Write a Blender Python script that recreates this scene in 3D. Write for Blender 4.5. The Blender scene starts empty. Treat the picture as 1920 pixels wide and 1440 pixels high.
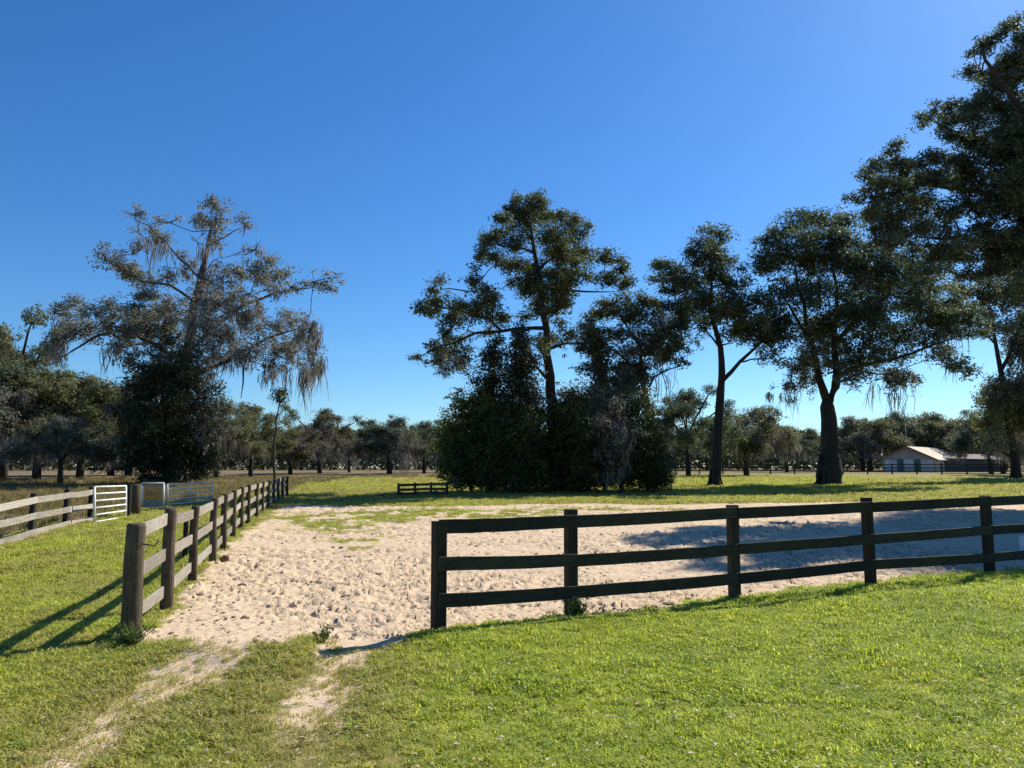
import bpy, math, random
import numpy as np
from mathutils import Vector

random.seed(7)
scene = bpy.context.scene
COL = scene.collection

# ------------------------------------------------------------------ camera, sky, sun, exposure
EYE = 1.65
PITCH = math.radians(6.2)
FPX = 1440.0                      # focal length in photo pixels (1920 wide)
cam_data = bpy.data.cameras.new("camera")
cam_data.sensor_width = 36.0
cam_data.lens = 36.0 * FPX / 1920.0
cam_data.clip_start = 0.05
cam_data.clip_end = 20000.0
cam = bpy.data.objects.new("camera", cam_data)
COL.objects.link(cam)
cam.location = (0, 0, EYE)
cam.rotation_euler = (math.pi / 2 + PITCH, 0, 0)
scene.camera = cam

SUN_EL = math.radians(40.5)
SUN_AZ = math.radians(45.5)         # to the right of the view direction (+Y)
world = bpy.data.worlds.new("World")
scene.world = world
world.use_nodes = True
wn = world.node_tree
wn.nodes.clear()
sky = wn.nodes.new("ShaderNodeTexSky")
sky.sky_type = 'NISHITA'
sky.sun_disc = False
sky.sun_elevation = SUN_EL
sky.sun_rotation = SUN_AZ
sky.altitude = 0.0
sky.air_density = 1.0
sky.dust_density = 0.3
sky.ozone_density = 3.0
hs = wn.nodes.new("ShaderNodeHueSaturation")
hs.inputs['Saturation'].default_value = 1.25
bg = wn.nodes.new("ShaderNodeBackground")
bg.inputs['Strength'].default_value = 0.083
wo = wn.nodes.new("ShaderNodeOutputWorld")
wn.links.new(sky.outputs[0], hs.inputs['Color'])
tint = wn.nodes.new("ShaderNodeMix"); tint.data_type = 'RGBA'; tint.blend_type = 'MULTIPLY'
tint.inputs[0].default_value = 1.0; tint.inputs[7].default_value = (.66, .92, 1.15, 1)     # the camera's deep blue rendering of a clear winter sky
wn.links.new(hs.outputs[0], tint.inputs[6])
wn.links.new(tint.outputs[2], bg.inputs['Color'])
wn.links.new(bg.outputs[0], wo.inputs['Surface'])

sd = bpy.data.lights.new("sun", 'SUN')
sd.energy = 5.0
sd.angle = math.radians(0.5)
sd.color = (1.0, 0.93, 0.80)
sun = bpy.data.objects.new("sun", sd)
COL.objects.link(sun)
S_DIR = Vector((math.sin(SUN_AZ) * math.cos(SUN_EL), math.cos(SUN_AZ) * math.cos(SUN_EL), math.sin(SUN_EL)))
sun.rotation_euler = S_DIR.to_track_quat('Z', 'Y').to_euler()
sun.location = (60, 60, 80)

scene.view_settings.view_transform = 'Standard'
scene.view_settings.look = 'None'
scene.view_settings.gamma = 1.0
scene.view_settings.use_curve_mapping = False
scene.view_settings.exposure = 0.55

# ------------------------------------------------------------------ numeric helpers
def hash2(ix, iy, seed):
    h = (ix.astype(np.int64) * 374761393 + iy.astype(np.int64) * 668265263 + seed * 974711) & 0xffffffff
    h = ((h ^ (h >> 13)) * 1274126177) & 0xffffffff
    return ((h ^ (h >> 16)) & 0xffff) / 65535.0

def vn(x, y, seed=0):
    x = np.asarray(x, float); y = np.asarray(y, float)
    ix = np.floor(x); iy = np.floor(y)
    fx = x - ix; fy = y - iy
    fx = fx * fx * (3 - 2 * fx); fy = fy * fy * (3 - 2 * fy)
    a = hash2(ix, iy, seed); b = hash2(ix + 1, iy, seed)
    c = hash2(ix, iy + 1, seed); d = hash2(ix + 1, iy + 1, seed)
    return (a * (1 - fx) + b * fx) * (1 - fy) + (c * (1 - fx) + d * fx) * fy

def fbm(x, y, seed=0, octv=3):
    s = 0; a = .5; t = 0
    for k in range(octv):
        s = s + a * vn(x * 2 ** k + 13.7 * k, y * 2 ** k - 7.1 * k, seed + k); t += a; a *= .5
    return s / t

def sstep(a, b, x):
    t = np.clip((x - a) / (b - a), 0, 1)
    return t * t * (3 - 2 * t)

CP, SP = math.cos(PITCH), math.sin(PITCH)
def ray(px, py):
    xc = (px - 960) / FPX; yc = -(py - 720) / FPX
    return np.array([xc, CP - SP * yc, SP + CP * yc])
def at(px, py, Y):
    d = ray(px, py)
    return np.array([0, 0, EYE]) + d * (Y / d[1])
def px2m(Y):                       # metres per photo pixel at distance Y
    return Y / FPX

def base_h(x, y):
    yy = np.maximum(np.asarray(y, float), 0)
    h = np.interp(yy, [0, 11, 15, 20, 25, 30, 35, 40, 45, 50, 60, 70, 85, 100, 150, 300, 2000, 9000],
                  [0, 0, .025, .08, .16, .24, .32, .40, .475, .55, .68, .78, .88, .95, 1.06, 1.15, 1.25, 1.3])
    x = np.asarray(x, float)
    und = (fbm(x * .35, yy * .35, 5, 2) - .5) * .10 + (fbm(x * .9, yy * .9, 9, 2) - .5) * .05
    und = und * np.exp(-np.maximum(yy - 20, 0) / 30)
    return h + und
MOUNDS = [(-2.35, 7.05, .85, .55, .10), (-1.5, 6.2, .5, 1.3, -.05), (-3.1, 6.0, .4, 1.2, -.04)]
def ground_h(x, y):
    h = base_h(x, y)
    for mx, my, sx, sy, a in MOUNDS:
        h = h + a * np.exp(-((x - mx) / sx) ** 2 - ((y - my) / sy) ** 2)
    return h
def gh(x, y):
    return float(ground_h(np.array([float(x)]), np.array([float(y)]))[0])
def gp(px, py):                    # pixel -> point on the terrain
    d = ray(px, py)
    lo, hi = 2.0, 200.0
    for _ in range(50):
        m = .5 * (lo + hi)
        p = np.array([0, 0, EYE]) + d * (m / d[1])
        if p[2] > gh(p[0], p[1]): lo = m
        else: hi = m
    p = np.array([0, 0, EYE]) + d * (lo / d[1])
    return p

def poly_sdf(X, Y, poly):          # signed distance, positive inside
    P = np.array(poly, float); n = len(P)
    best = np.full(X.shape, 1e9); inside = np.zeros(X.shape, bool)
    for i in range(n):
        a = P[i]; b = P[(i + 1) % n]
        ab = b - a
        t = np.clip(((X - a[0]) * ab[0] + (Y - a[1]) * ab[1]) / max(ab @ ab, 1e-9), 0, 1)
        best = np.minimum(best, np.hypot(X - a[0] - t * ab[0], Y - a[1] - t * ab[1]))
        c = ((a[1] > Y) != (b[1] > Y))
        with np.errstate(divide='ignore', invalid='ignore'):
            xi = (b[0] - a[0]) * (Y - a[1]) / (b[1] - a[1] if b[1] != a[1] else 1e-9) + a[0]
        inside ^= c & (X < xi)
    return np.where(inside, best, -best)
def line_dist(X, Y, pts):
    best = np.full(X.shape, 1e9)
    for a, b in zip(pts[:-1], pts[1:]):
        a = np.array(a[:2]); b = np.array(b[:2]); ab = b - a
        t = np.clip(((X - a[0]) * ab[0] + (Y - a[1]) * ab[1]) / max(ab @ ab, 1e-9), 0, 1)
        best = np.minimum(best, np.hypot(X - a[0] - t * ab[0], Y - a[1] - t * ab[1]))
    return best

# ------------------------------------------------------------------ mesh / object helpers
def mesh_np(name, V, F4=None, F3=None, mat=None, smooth=False):
    me = bpy.data.meshes.new(name)
    V = np.asarray(V, np.float32).reshape(-1, 3)
    F4 = np.zeros((0, 4), np.int32) if F4 is None else np.asarray(F4, np.int32).reshape(-1, 4)
    F3 = np.zeros((0, 3), np.int32) if F3 is None else np.asarray(F3, np.int32).reshape(-1, 3)
    n4, n3 = len(F4), len(F3)
    me.vertices.add(len(V)); me.vertices.foreach_set('co', V.ravel())
    me.loops.add(n4 * 4 + n3 * 3)
    me.loops.foreach_set('vertex_index', np.concatenate([F4.ravel(), F3.ravel()]))
    me.polygons.add(n4 + n3)
    st = np.concatenate([np.arange(n4) * 4, n4 * 4 + np.arange(n3) * 3]).astype(np.int32)
    me.polygons.foreach_set('loop_start', st)
    if smooth:
        me.polygons.foreach_set('use_smooth', np.ones(n4 + n3, bool))
    me.update(calc_edges=True)
    me.validate()
    if mat: me.materials.append(mat)
    return me

def link(name, me, parent=None, loc=None):
    o = bpy.data.objects.new(name, me)
    COL.objects.link(o)
    if parent is not None: o.parent = parent
    if loc is not None: o.location = loc
    return o
def tag(o, label=None, cat=None, group=None, kind=None):
    if label: o['label'] = label
    if cat: o['category'] = cat
    if group: o['group'] = group
    if kind: o['kind'] = kind
    return o
def thing(name, label, cat, loc, group=None):
    o = bpy.data.objects.new(name, None)
    o.empty_display_size = .3
    COL.objects.link(o)
    o.location = loc
    return tag(o, label, cat, group)

class MB:                          # small mesh collector
    def __init__(s): s.v = []; s.f = []; s.n = 0
    def add(s, V, F):
        s.v.append(np.asarray(V, float)); s.f += [[i + s.n for i in f] for f in F]; s.n += len(V)
    def beam(s, a, b, w, h, seg=1, up=(0, 0, 1), jit=0, sag=0, rng=None):
        """board from a to b; w across, h along 'up'"""
        a = np.asarray(a, float); b = np.asarray(b, float)
        d = b - a; L = np.linalg.norm(d); d = d / L
        up = np.asarray(up, float); sd_ = np.cross(d, up); sd_ /= np.linalg.norm(sd_); u = np.cross(sd_, d)
        V = []; F = []
        c = min(w, h) * .12
        prof = [(-w/2 + c, -h/2), (w/2 - c, -h/2), (w/2, -h/2 + c), (w/2, h/2 - c), (w/2 - c, h/2), (-w/2 + c, h/2), (-w/2, h/2 - c), (-w/2, -h/2 + c)]
        m = len(prof)
        for k in range(seg + 1):
            t = k / seg
            p = a + d * L * t
            off = -sag * 4 * t * (1 - t)
            j = (lambda: (rng.random() - .5) * 2 * jit) if rng and 0 < k < seg else (lambda: 0)
            oz = off + j(); os_ = j() * .6; hh = 1 + j() * 3
            for x, z in prof:
                V.append(p + sd_ * (x + os_) + u * (z * hh + oz))
        for k in range(seg):
            for i in range(m):
                F.append([k*m + i, k*m + (i+1) % m, (k+1)*m + (i+1) % m, (k+1)*m + i])
        F.append(list(range(m))[::-1]); F.append([seg*m + i for i in range(m)])
        s.add(V, F)
    def tube(s, pts, radii, sides=8, cap=True):
        pts = np.asarray(pts, float); n = len(pts)
        V = []; F = []
        ref = np.array([0.31, 0.17, 0.93])
        for i in range(n):
            t = pts[min(i + 1, n - 1)] - pts[max(i - 1, 0)]
            t = t / (np.linalg.norm(t) + 1e-9)
            if abs(t @ ref) > .95: r_ = np.array([1., 0, 0])
            else: r_ = ref
            x = np.cross(t, r_); x /= np.linalg.norm(x); y = np.cross(t, x)
            for k in range(sides):
                a = 2 * math.pi * k / sides
                V.append(pts[i] + radii[i] * (x * math.cos(a) + y * math.sin(a)))
        for i in range(n - 1):
            for k in range(sides):
                F.append([i*sides + k, i*sides + (k+1) % sides, (i+1)*sides + (k+1) % sides, (i+1)*sides + k])
        if cap:
            F.append(list(range(sides))[::-1]); F.append([(n-1)*sides + k for k in range(sides)])
        s.add(V, F)
    def mesh(s, name, mat, smooth=False, origin=(0, 0, 0)):
        me = bpy.data.meshes.new(name)
        V = np.concatenate(s.v) - np.asarray(origin, float)
        me.from_pydata(V.tolist(), [], s.f)
        import bmesh
        bm = bmesh.new(); bm.from_mesh(me); bmesh.ops.recalc_face_normals(bm, faces=bm.faces); bm.to_mesh(me); bm.free()
        if smooth:
            for p in me.polygons: p.use_smooth = len(p.vertices) <= 4
        me.materials.append(mat)
        return me

# ------------------------------------------------------------------ materials
def new_mat(name):
    m = bpy.data.materials.new(name); m.use_nodes = True
    nt = m.node_tree; nt.nodes.clear()
    out = nt.nodes.new('ShaderNodeOutputMaterial')
    return m, nt, out
def N(nt, t, **kw):
    n = nt.nodes.new(t)
    for k, v in kw.items():
        if hasattr(n, k): setattr(n, k, v)
        else: n.inputs[k].default_value = v
    return n
def L(nt, a, b): nt.links.new(a, b)
def ramp(nt, fac, stops):
    r = nt.nodes.new('ShaderNodeValToRGB')
    e = r.color_ramp.elements
    while len(e) < len(stops): e.new(.5)
    for i, (p, c) in enumerate(stops):
        e[i].position = p; e[i].color = (*c, 1) if len(c) == 3 else c
    if fac is not None: L(nt, fac, r.inputs[0])
    return r
def mixc(nt, fac, a, b, mode='MIX'):
    m = nt.nodes.new('ShaderNodeMix'); m.data_type = 'RGBA'; m.blend_type = mode
    for s, v in ((m.inputs[0], fac), (m.inputs[6], a), (m.inputs[7], b)):
        if hasattr(v, 'is_linked'): L(nt, v, s)
        elif isinstance(v, (tuple, list)): s.default_value = (*v, 1)
        else: s.default_value = v
    return m.outputs[2]
def mth(nt, op, a, b=None, c=None, clamp=False):
    m = nt.nodes.new('ShaderNodeMath'); m.operation = op; m.use_clamp = clamp
    for i, v in enumerate((a, b, c)):
        if v is None: continue
        if hasattr(v, 'is_linked'): L(nt, v, m.inputs[i])
        else: m.inputs[i].default_value = v
    return m.outputs[0]
def noise(nt, vec, scale, detail=4, rough=.6, dist=0):
    n = nt.nodes.new('ShaderNodeTexNoise')
    n.inputs['Scale'].default_value = scale; n.inputs['Detail'].default_value = detail
    n.inputs['Roughness'].default_value = rough; n.inputs['Distortion'].default_value = dist
    if vec is not None: L(nt, vec, n.inputs['Vector'])
    return n.outputs[0]
def bump(nt, h, strength, dist):
    b = nt.nodes.new('ShaderNodeBump'); b.inputs['Strength'].default_value = strength; b.inputs['Distance'].default_value = dist
    L(nt, h, b.inputs['Height']); return b.outputs[0]

def leaf_mat(name, cols, transl=.3, rough=.6, spec=.22, nscale=.7, tt=(1.2, 1.38, .9)):
    m, nt, out = new_mat(name)
    g = N(nt, 'ShaderNodeNewGeometry')
    tc = N(nt, 'ShaderNodeTexCoord')
    f = mth(nt, 'ADD', mth(nt, 'MULTIPLY', g.outputs['Random Per Island'], .55), mth(nt, 'MULTIPLY', noise(nt, tc.outputs['Object'], nscale, 2), .5))
    r = ramp(nt, f, [(.15, cols[0]), (.5, cols[1]), (.85, cols[2])])
    p = N(nt, 'ShaderNodeBsdfPrincipled'); p.inputs['Roughness'].default_value = rough
    p.inputs['Specular IOR Level'].default_value = spec
    L(nt, r.outputs[0], p.inputs['Base Color'])
    t = N(nt, 'ShaderNodeBsdfTranslucent')
    L(nt, mixc(nt, 1.0, r.outputs[0], tt, 'MULTIPLY'), t.inputs['Color'])
    mx = N(nt, 'ShaderNodeMixShader'); mx.inputs[0].default_value = transl
    L(nt, p.outputs[0], mx.inputs[1]); L(nt, t.outputs[0], mx.inputs[2]); L(nt, mx.outputs[0], out.inputs[0])
    return m
M = {}
M['oak'] = leaf_mat('oak_leaf', [(.030, .042, .026), (.074, .094, .057), (.175, .195, .135)], transl=.36)
M['oak_warm'] = leaf_mat('oak_leaf_warm', [(.030, .041, .020), (.078, .092, .042), (.18, .182, .09)], transl=.36)
M['oak_olive'] = leaf_mat('oak_leaf_olive', [(.052, .060, .026), (.12, .125, .056), (.22, .21, .11)], transl=.36)
M['oak_grey'] = leaf_mat('oak_leaf_greyish', [(.075, .082, .066), (.165, .172, .145), (.31, .31, .265)], transl=.38, tt=(1.2, 1.2, .9))
M['oak_brown'] = leaf_mat('oak_leaf_brown', [(.05, .045, .025), (.10, .085, .045), (.16, .13, .075)])
M['cedar'] = leaf_mat('evergreen_leaf', [(.015, .021, .011), (.034, .044, .021), (.085, .094, .045)], transl=.22)
M['shrub'] = leaf_mat('shrub_leaf', [(.020, .028, .011), (.046, .058, .020), (.12, .13, .042)], transl=.22)
M['shrub_lit'] = leaf_mat('shrub_leaf_sunlit', [(.038, .047, .015), (.10, .115, .034), (.20, .21, .07)], transl=.4)  # brighter, greener copy of the shrub leaf, sunlight put into the colour
M['shrub_dry'] = leaf_mat('dry_shrub', [(.07, .065, .04), (.12, .11, .07), (.19, .17, .11)], transl=.2)
M['moss'] = leaf_mat('spanish_moss', [(.10, .097, .090), (.21, .203, .187), (.36, .348, .32)], transl=.3, rough=.9, spec=.1, tt=(1.05, 1.0, .95))
M['palm'] = leaf_mat('palm_leaf', [(.02, .026, .012), (.04, .048, .02), (.08, .08, .04)], transl=.15)
M['weed'] = leaf_mat('weed_leaf', [(.05, .075, .02), (.09, .13, .035), (.16, .19, .07)], transl=.3)
M['far'] = leaf_mat('far_wood_leaf', [(.022, .028, .018), (.05, .056, .034), (.09, .092, .06)], nscale=.12)

def bark_mat(name, a, b, sc=3.0):
    m, nt, out = new_mat(name)
    tc = N(nt, 'ShaderNodeTexCoord')
    mp = N(nt, 'ShaderNodeMapping'); mp.inputs['Scale'].default_value = (1, 1, .22); L(nt, tc.outputs['Object'], mp.inputs[0])
    n1 = noise(nt, mp.outputs[0], sc * 3, 5, .7)
    r = ramp(nt, n1, [(.3, a), (.7, b)])
    p = N(nt, 'ShaderNodeBsdfPrincipled'); p.inputs['Roughness'].default_value = .9
    L(nt, r.outputs[0], p.inputs['Base Color'])
    L(nt, bump(nt, n1, .9, .06), p.inputs['Normal'])
    L(nt, p.outputs[0], out.inputs[0]); return m
M['bark'] = bark_mat('oak_bark', (.012, .010, .008), (.042, .036, .030))
M['bark_grey'] = bark_mat('grey_bark', (.028, .025, .021), (.10, .09, .077))

def wood_mat(name, a, b, c, moss=(.06, .065, .03), mossamt=.4, rough=.85, grain=(2.0, 2.0, 55.0)):
    m, nt, out = new_mat(name)
    tc = N(nt, 'ShaderNodeTexCoord')
    oi = N(nt, 'ShaderNodeObjectInfo')
    vm = N(nt, 'ShaderNodeVectorMath'); vm.operation = 'ADD'
    L(nt, tc.outputs['Generated'], vm.inputs[0]); L(nt, oi.outputs['Random'], vm.inputs[1])
    geo = N(nt, 'ShaderNodeNewGeometry')
    n1 = noise(nt, geo.outputs['Position'], 7, 5, .65)
    n2 = noise(nt, geo.outputs['Position'], 38, 4, .7, 1.0)
    mpg = N(nt, 'ShaderNodeMapping'); mpg.inputs['Scale'].default_value = grain; L(nt, geo.outputs['Position'], mpg.inputs[0])
    ng = noise(nt, mpg.outputs[0], 1.0, 4, .7)
    f = mth(nt, 'ADD', mth(nt, 'MULTIPLY', n1, .5), mth(nt, 'ADD', mth(nt, 'MULTIPLY', n2, .25), mth(nt, 'MULTIPLY', mth(nt, 'SUBTRACT', ng, .3), .8)))
    f = mth(nt, 'ADD', f, mth(nt, 'MULTIPLY', mth(nt, 'SUBTRACT', oi.outputs['Random'], .5), .25))
    r = ramp(nt, f, [(.3, a), (.55, b), (.8, c)])
    n3 = noise(nt, geo.outputs['Position'], 2.3, 3, .6)
    mf = ramp(nt, n3, [(.48, (0, 0, 0)), (.68, (mossamt,) * 3)])
    col = mixc(nt, mf.outputs[0], r.outputs[0], moss)
    p = N(nt, 'ShaderNodeBsdfPrincipled'); p.inputs['Roughness'].default_value = rough
    p.inputs['Specular IOR Level'].default_value = .25
    L(nt, col, p.inputs['Base Color'])
    L(nt, bump(nt, mth(nt, 'ADD', n2, mth(nt, 'MULTIPLY', ng, 1.5)), .7, .012), p.inputs['Normal'])
    L(nt, p.outputs[0], out.inputs[0]); return m
M['dark_board'] = wood_mat('dark_fence_board', (.013, .013, .010), (.027, .027, .019), (.058, .058, .040), (.040, .047, .020), .6)
M['dark_post'] = wood_mat('dark_fence_post', (.012, .010, .008), (.026, .022, .018), (.060, .051, .040), (.05, .055, .025), .4, grain=(45.0, 45.0, 3.0))
M['grey_post'] = wood_mat('weathered_round_post', (.026, .019, .013), (.068, .050, .032), (.14, .11, .072), (.085, .085, .034), .5, grain=(45.0, 45.0, 3.0))
M['grey_board'] = wood_mat('weathered_grey_board', (.16, .135, .11), (.30, .265, .22), (.44, .40, .34), (.22, .21, .13), .35)
M['pale_board'] = wood_mat('pale_weathered_board', (.20, .175, .145), (.37, .335, .285), (.52, .48, .42), (.30, .28, .18), .3)
M['far_fence'] = wood_mat('far_dark_fence', (.02, .018, .015), (.035, .03, .026), (.06, .052, .045), (.04, .04, .03), .2)

def plain_mat(name, col, rough=.6, metal=0, var=.15, sc=5):
    m, nt, out = new_mat(name)
    geo = N(nt, 'ShaderNodeNewGeometry')
    n1 = noise(nt, geo.outputs['Position'], sc, 4, .65)
    r = ramp(nt, n1, [(.3, tuple(c * (1 - var * 2) for c in col)), (.7, tuple(min(1, c * (1 + var)) for c in col))])
    p = N(nt, 'ShaderNodeBsdfPrincipled'); p.inputs['Roughness'].default_value = rough; p.inputs['Metallic'].default_value = metal
    L(nt, r.outputs[0], p.inputs['Base Color']); L(nt, p.outputs[0], out.inputs[0]); return m
M['white_pipe'] = plain_mat('white_painted_pipe', (.80, .79, .74), .5)
M['dark_metal'] = plain_mat('dark_metal', (.05, .048, .045), .5)
M['mesh_metal'] = plain_mat('grey_mesh', (.14, .14, .14), .6)
M['barn_wall'] = plain_mat('barn_wall', (.40, .38, .35), .8, sc=1.2)
M['barn_trim'] = plain_mat('barn_trim', (.22, .15, .11), .8)
M['barn_door'] = plain_mat('barn_door_panel', (.62, .66, .70), .6, sc=1)
M['barn_opening'] = plain_mat('barn_teal_door', (.07, .14, .17), .7)
M['barn_roof'] = plain_mat('barn_metal_roof', (.62, .48, .35), .7, sc=.8, var=.12)
M['barn_shed'] = plain_mat('shed_wall', (.07, .07, .075), .85, sc=.9)
M['manure'] = plain_mat('brown_clod', (.16, .09, .055), .95, sc=30)
M['white_block'] = plain_mat('white_block', (.72, .73, .75), .6)
M['pale_box'] = plain_mat('pale_box', (.30, .27, .24), .8)

def ground_mat():
    m, nt, out = new_mat('terrain')
    at_ = N(nt, 'ShaderNodeAttribute'); at_.attribute_name = 'mask'
    sep = N(nt, 'ShaderNodeSeparateColor'); L(nt, at_.outputs['Color'], sep.inputs[0])
    geo = N(nt, 'ShaderNodeNewGeometry'); P = geo.outputs['Position']
    nA = noise(nt, P, .55, 4, .6); nB = noise(nt, P, 6, 5, .7); nC = noise(nt, P, 45, 4, .75); nD = noise(nt, P, 2.2, 4, .65)
    # grass
    gf = mth(nt, 'ADD', mth(nt, 'MULTIPLY', nB, .5), mth(nt, 'MULTIPLY', nC, .5))
    g = ramp(nt, gf, [(.32, (.10, .13, .018)), (.5, (.24, .275, .042)), (.68, (.34, .37, .075))])
    d = ramp(nt, gf, [(.32, (.14, .12, .04)), (.5, (.29, .255, .09)), (.68, (.42, .37, .17))])
    df = mth(nt, 'ADD', sep.outputs[1], mth(nt, 'MULTIPLY', mth(nt, 'SUBTRACT', nD, .5), .9), clamp=True)
    col = mixc(nt, df, g.outputs[0], d.outputs[0])
    nE = noise(nt, P, .09, 4, .65); nF = noise(nt, P, .9, 5, .7)
    vf = ramp(nt, mth(nt, 'ADD', mth(nt, 'MULTIPLY', nE, .5), mth(nt, 'MULTIPLY', nF, .5)), [(.36, (.55, .56, .5)), (.52, (.88, .86, .8)), (.68, (1.0, .98, .95))])
    col = mixc(nt, 1.0, col, vf.outputs[0], 'MULTIPLY')
    # brown pasture
    pb = ramp(nt, mth(nt, 'ADD', mth(nt, 'MULTIPLY', nA, .45), mth(nt, 'MULTIPLY', nB, .55)), [(.32, (.075, .055, .03)), (.5, (.17, .13, .075)), (.68, (.27, .22, .13))])
    pf = mth(nt, 'ADD', sep.outputs[2], mth(nt, 'MULTIPLY', mth(nt, 'SUBTRACT', nA, .5), .6), clamp=True)
    pf = mth(nt, 'MULTIPLY', pf, mth(nt, 'GREATER_THAN', sep.outputs[2], .02))
    col = mixc(nt, pf, col, pb.outputs[0])
    # sand
    sc_ = ramp(nt, mth(nt, 'ADD', mth(nt, 'MULTIPLY', nB, .5), mth(nt, 'MULTIPLY', nC, .5)), [(.30, (.33, .25, .17)), (.47, (.56, .44, .305)), (.66, (.70, .57, .41))])
    sd_ = mixc(nt, mth(nt, 'MULTIPLY', nA, .45), sc_.outputs[0], (.58, .41, .26))
    sf = ramp(nt, mth(nt, 'ADD', sep.outputs[0], mth(nt, 'MULTIPLY', mth(nt, 'SUBTRACT', gf, .5), .9)), [(.38, (0, 0, 0)), (.62, (1, 1, 1))])
    col = mixc(nt, sf.outputs[0], col, sd_)
    p = N(nt, 'ShaderNodeBsdfPrincipled'); p.inputs['Roughness'].default_value = .95; p.inputs['Specular IOR Level'].default_value = .1
    L(nt, col, p.inputs['Base Color'])
    L(nt, bump(nt, mth(nt, 'ADD', nB, mth(nt, 'MULTIPLY', nC, .4)), .8, .03), p.inputs['Normal'])
    L(nt, p.outputs[0], out.inputs[0]); return m
M['ground'] = ground_mat()

def grass_mat(name, green, dry):
    m, nt, out = new_mat(name)
    a1 = N(nt, 'ShaderNodeAttribute'); a1.attribute_type = 'INSTANCER'; a1.attribute_name = 'dry'
    oi = N(nt, 'ShaderNodeObjectInfo'); g = N(nt, 'ShaderNodeNewGeometry')
    rr = mth(nt, 'ADD', mth(nt, 'MULTIPLY', g.outputs['Random Per Island'], .5), mth(nt, 'MULTIPLY', oi.outputs['Random'], .5))
    cg = ramp(nt, rr, [(.1, green[0]), (.5, green[1]), (.9, green[2])])
    cd = ramp(nt, rr, [(.1, dry[0]), (.5, dry[1]), (.9, dry[2])])
    deep = mth(nt, 'MULTIPLY', a1.outputs['Fac'], -1.0, clamp=True)
    f = mth(nt, 'ADD', mth(nt, 'MAXIMUM', a1.outputs['Fac'], 0.0), mth(nt, 'MULTIPLY', mth(nt, 'SUBTRACT', g.outputs['Random Per Island'], .5), .5), clamp=True)
    col = mixc(nt, f, cg.outputs[0], cd.outputs[0])
    col = mixc(nt, deep, col, mixc(nt, rr, (.07, .12, .035), (.24, .31, .10)))
    p = N(nt, 'ShaderNodeBsdfPrincipled'); p.inputs['Roughness'].default_value = .6; p.inputs['Specular IOR Level'].default_value = .15
    L(nt, col, p.inputs['Base Color'])
    t = N(nt, 'ShaderNodeBsdfTranslucent'); L(nt, mixc(nt, 1.0, col, (1.25, 1.3, .75), 'MULTIPLY'), t.inputs['Color'])
    mx = N(nt, 'ShaderNodeMixShader'); mx.inputs[0].default_value = .5
    L(nt, p.outputs[0], mx.inputs[1]); L(nt, t.outputs[0], mx.inputs[2]); L(nt, mx.outputs[0], out.inputs[0]); return m
M['grass'] = grass_mat('lawn_blades', [(.13, .20, .02), (.39, .47, .05), (.66, .70, .15)], [(.20, .185, .06), (.36, .335, .11), (.50, .45, .20)])
M['hay'] = grass_mat('dry_blades', [(.09, .08, .03), (.17, .14, .06), (.26, .22, .11)], [(.11, .08, .045), (.21, .165, .095), (.34, .28, .17)])

# ------------------------------------------------------------------ ground masks (what grows where)
def G(px, py):
    p = gp(px, py); return (p[0], p[1])
SAND_POLY = [G(*q) for q in [(268, 1196), (345, 1216), (395, 1240), (450, 1222), (520, 1200), (575, 1190), (612, 1200), (640, 1216), (715, 1212),
             (775, 1197), (835, 1178), (1000, 1160), (1100, 1153), (1250, 1138), (1378, 1116), (1500, 1103), (1633, 1090), (1760, 1080), (1855, 1072), (2050, 1056), (2400, 1030)]]
SAND_POLY += [(30, 17), (30, 27.5)] + [G(*q) for q in [(1600, 940), (1400, 944), (1200, 946), (1000, 945), (830, 950), (700, 950), (560, 946), (535, 948),
             (505, 962), (470, 990), (430, 1020), (395, 1060), (362, 1095), (318, 1150)]]
GREEN_PATCH = [(650, 985, 1.6, 2.6), (600, 968, 2.2, 2.2), (760, 965, 3.2, 2.2), (690, 1015, 1.0, 1.5), (880, 962, 3, 1.8), (1150, 955, 4, 1.6)]
TRACK1 = [G(*q) for q in [(410, 1225), (360, 1258), (300, 1295), (225, 1345), (165, 1395), (110, 1440), (60, 1490)]]
TRACK2 = [G(*q) for q in [(660, 1212), (628, 1255), (600, 1300), (572, 1350), (560, 1400), (565, 1440), (560, 1500)]]
FENCE_L = [G(243, 1195), G(535, 932)]

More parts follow.
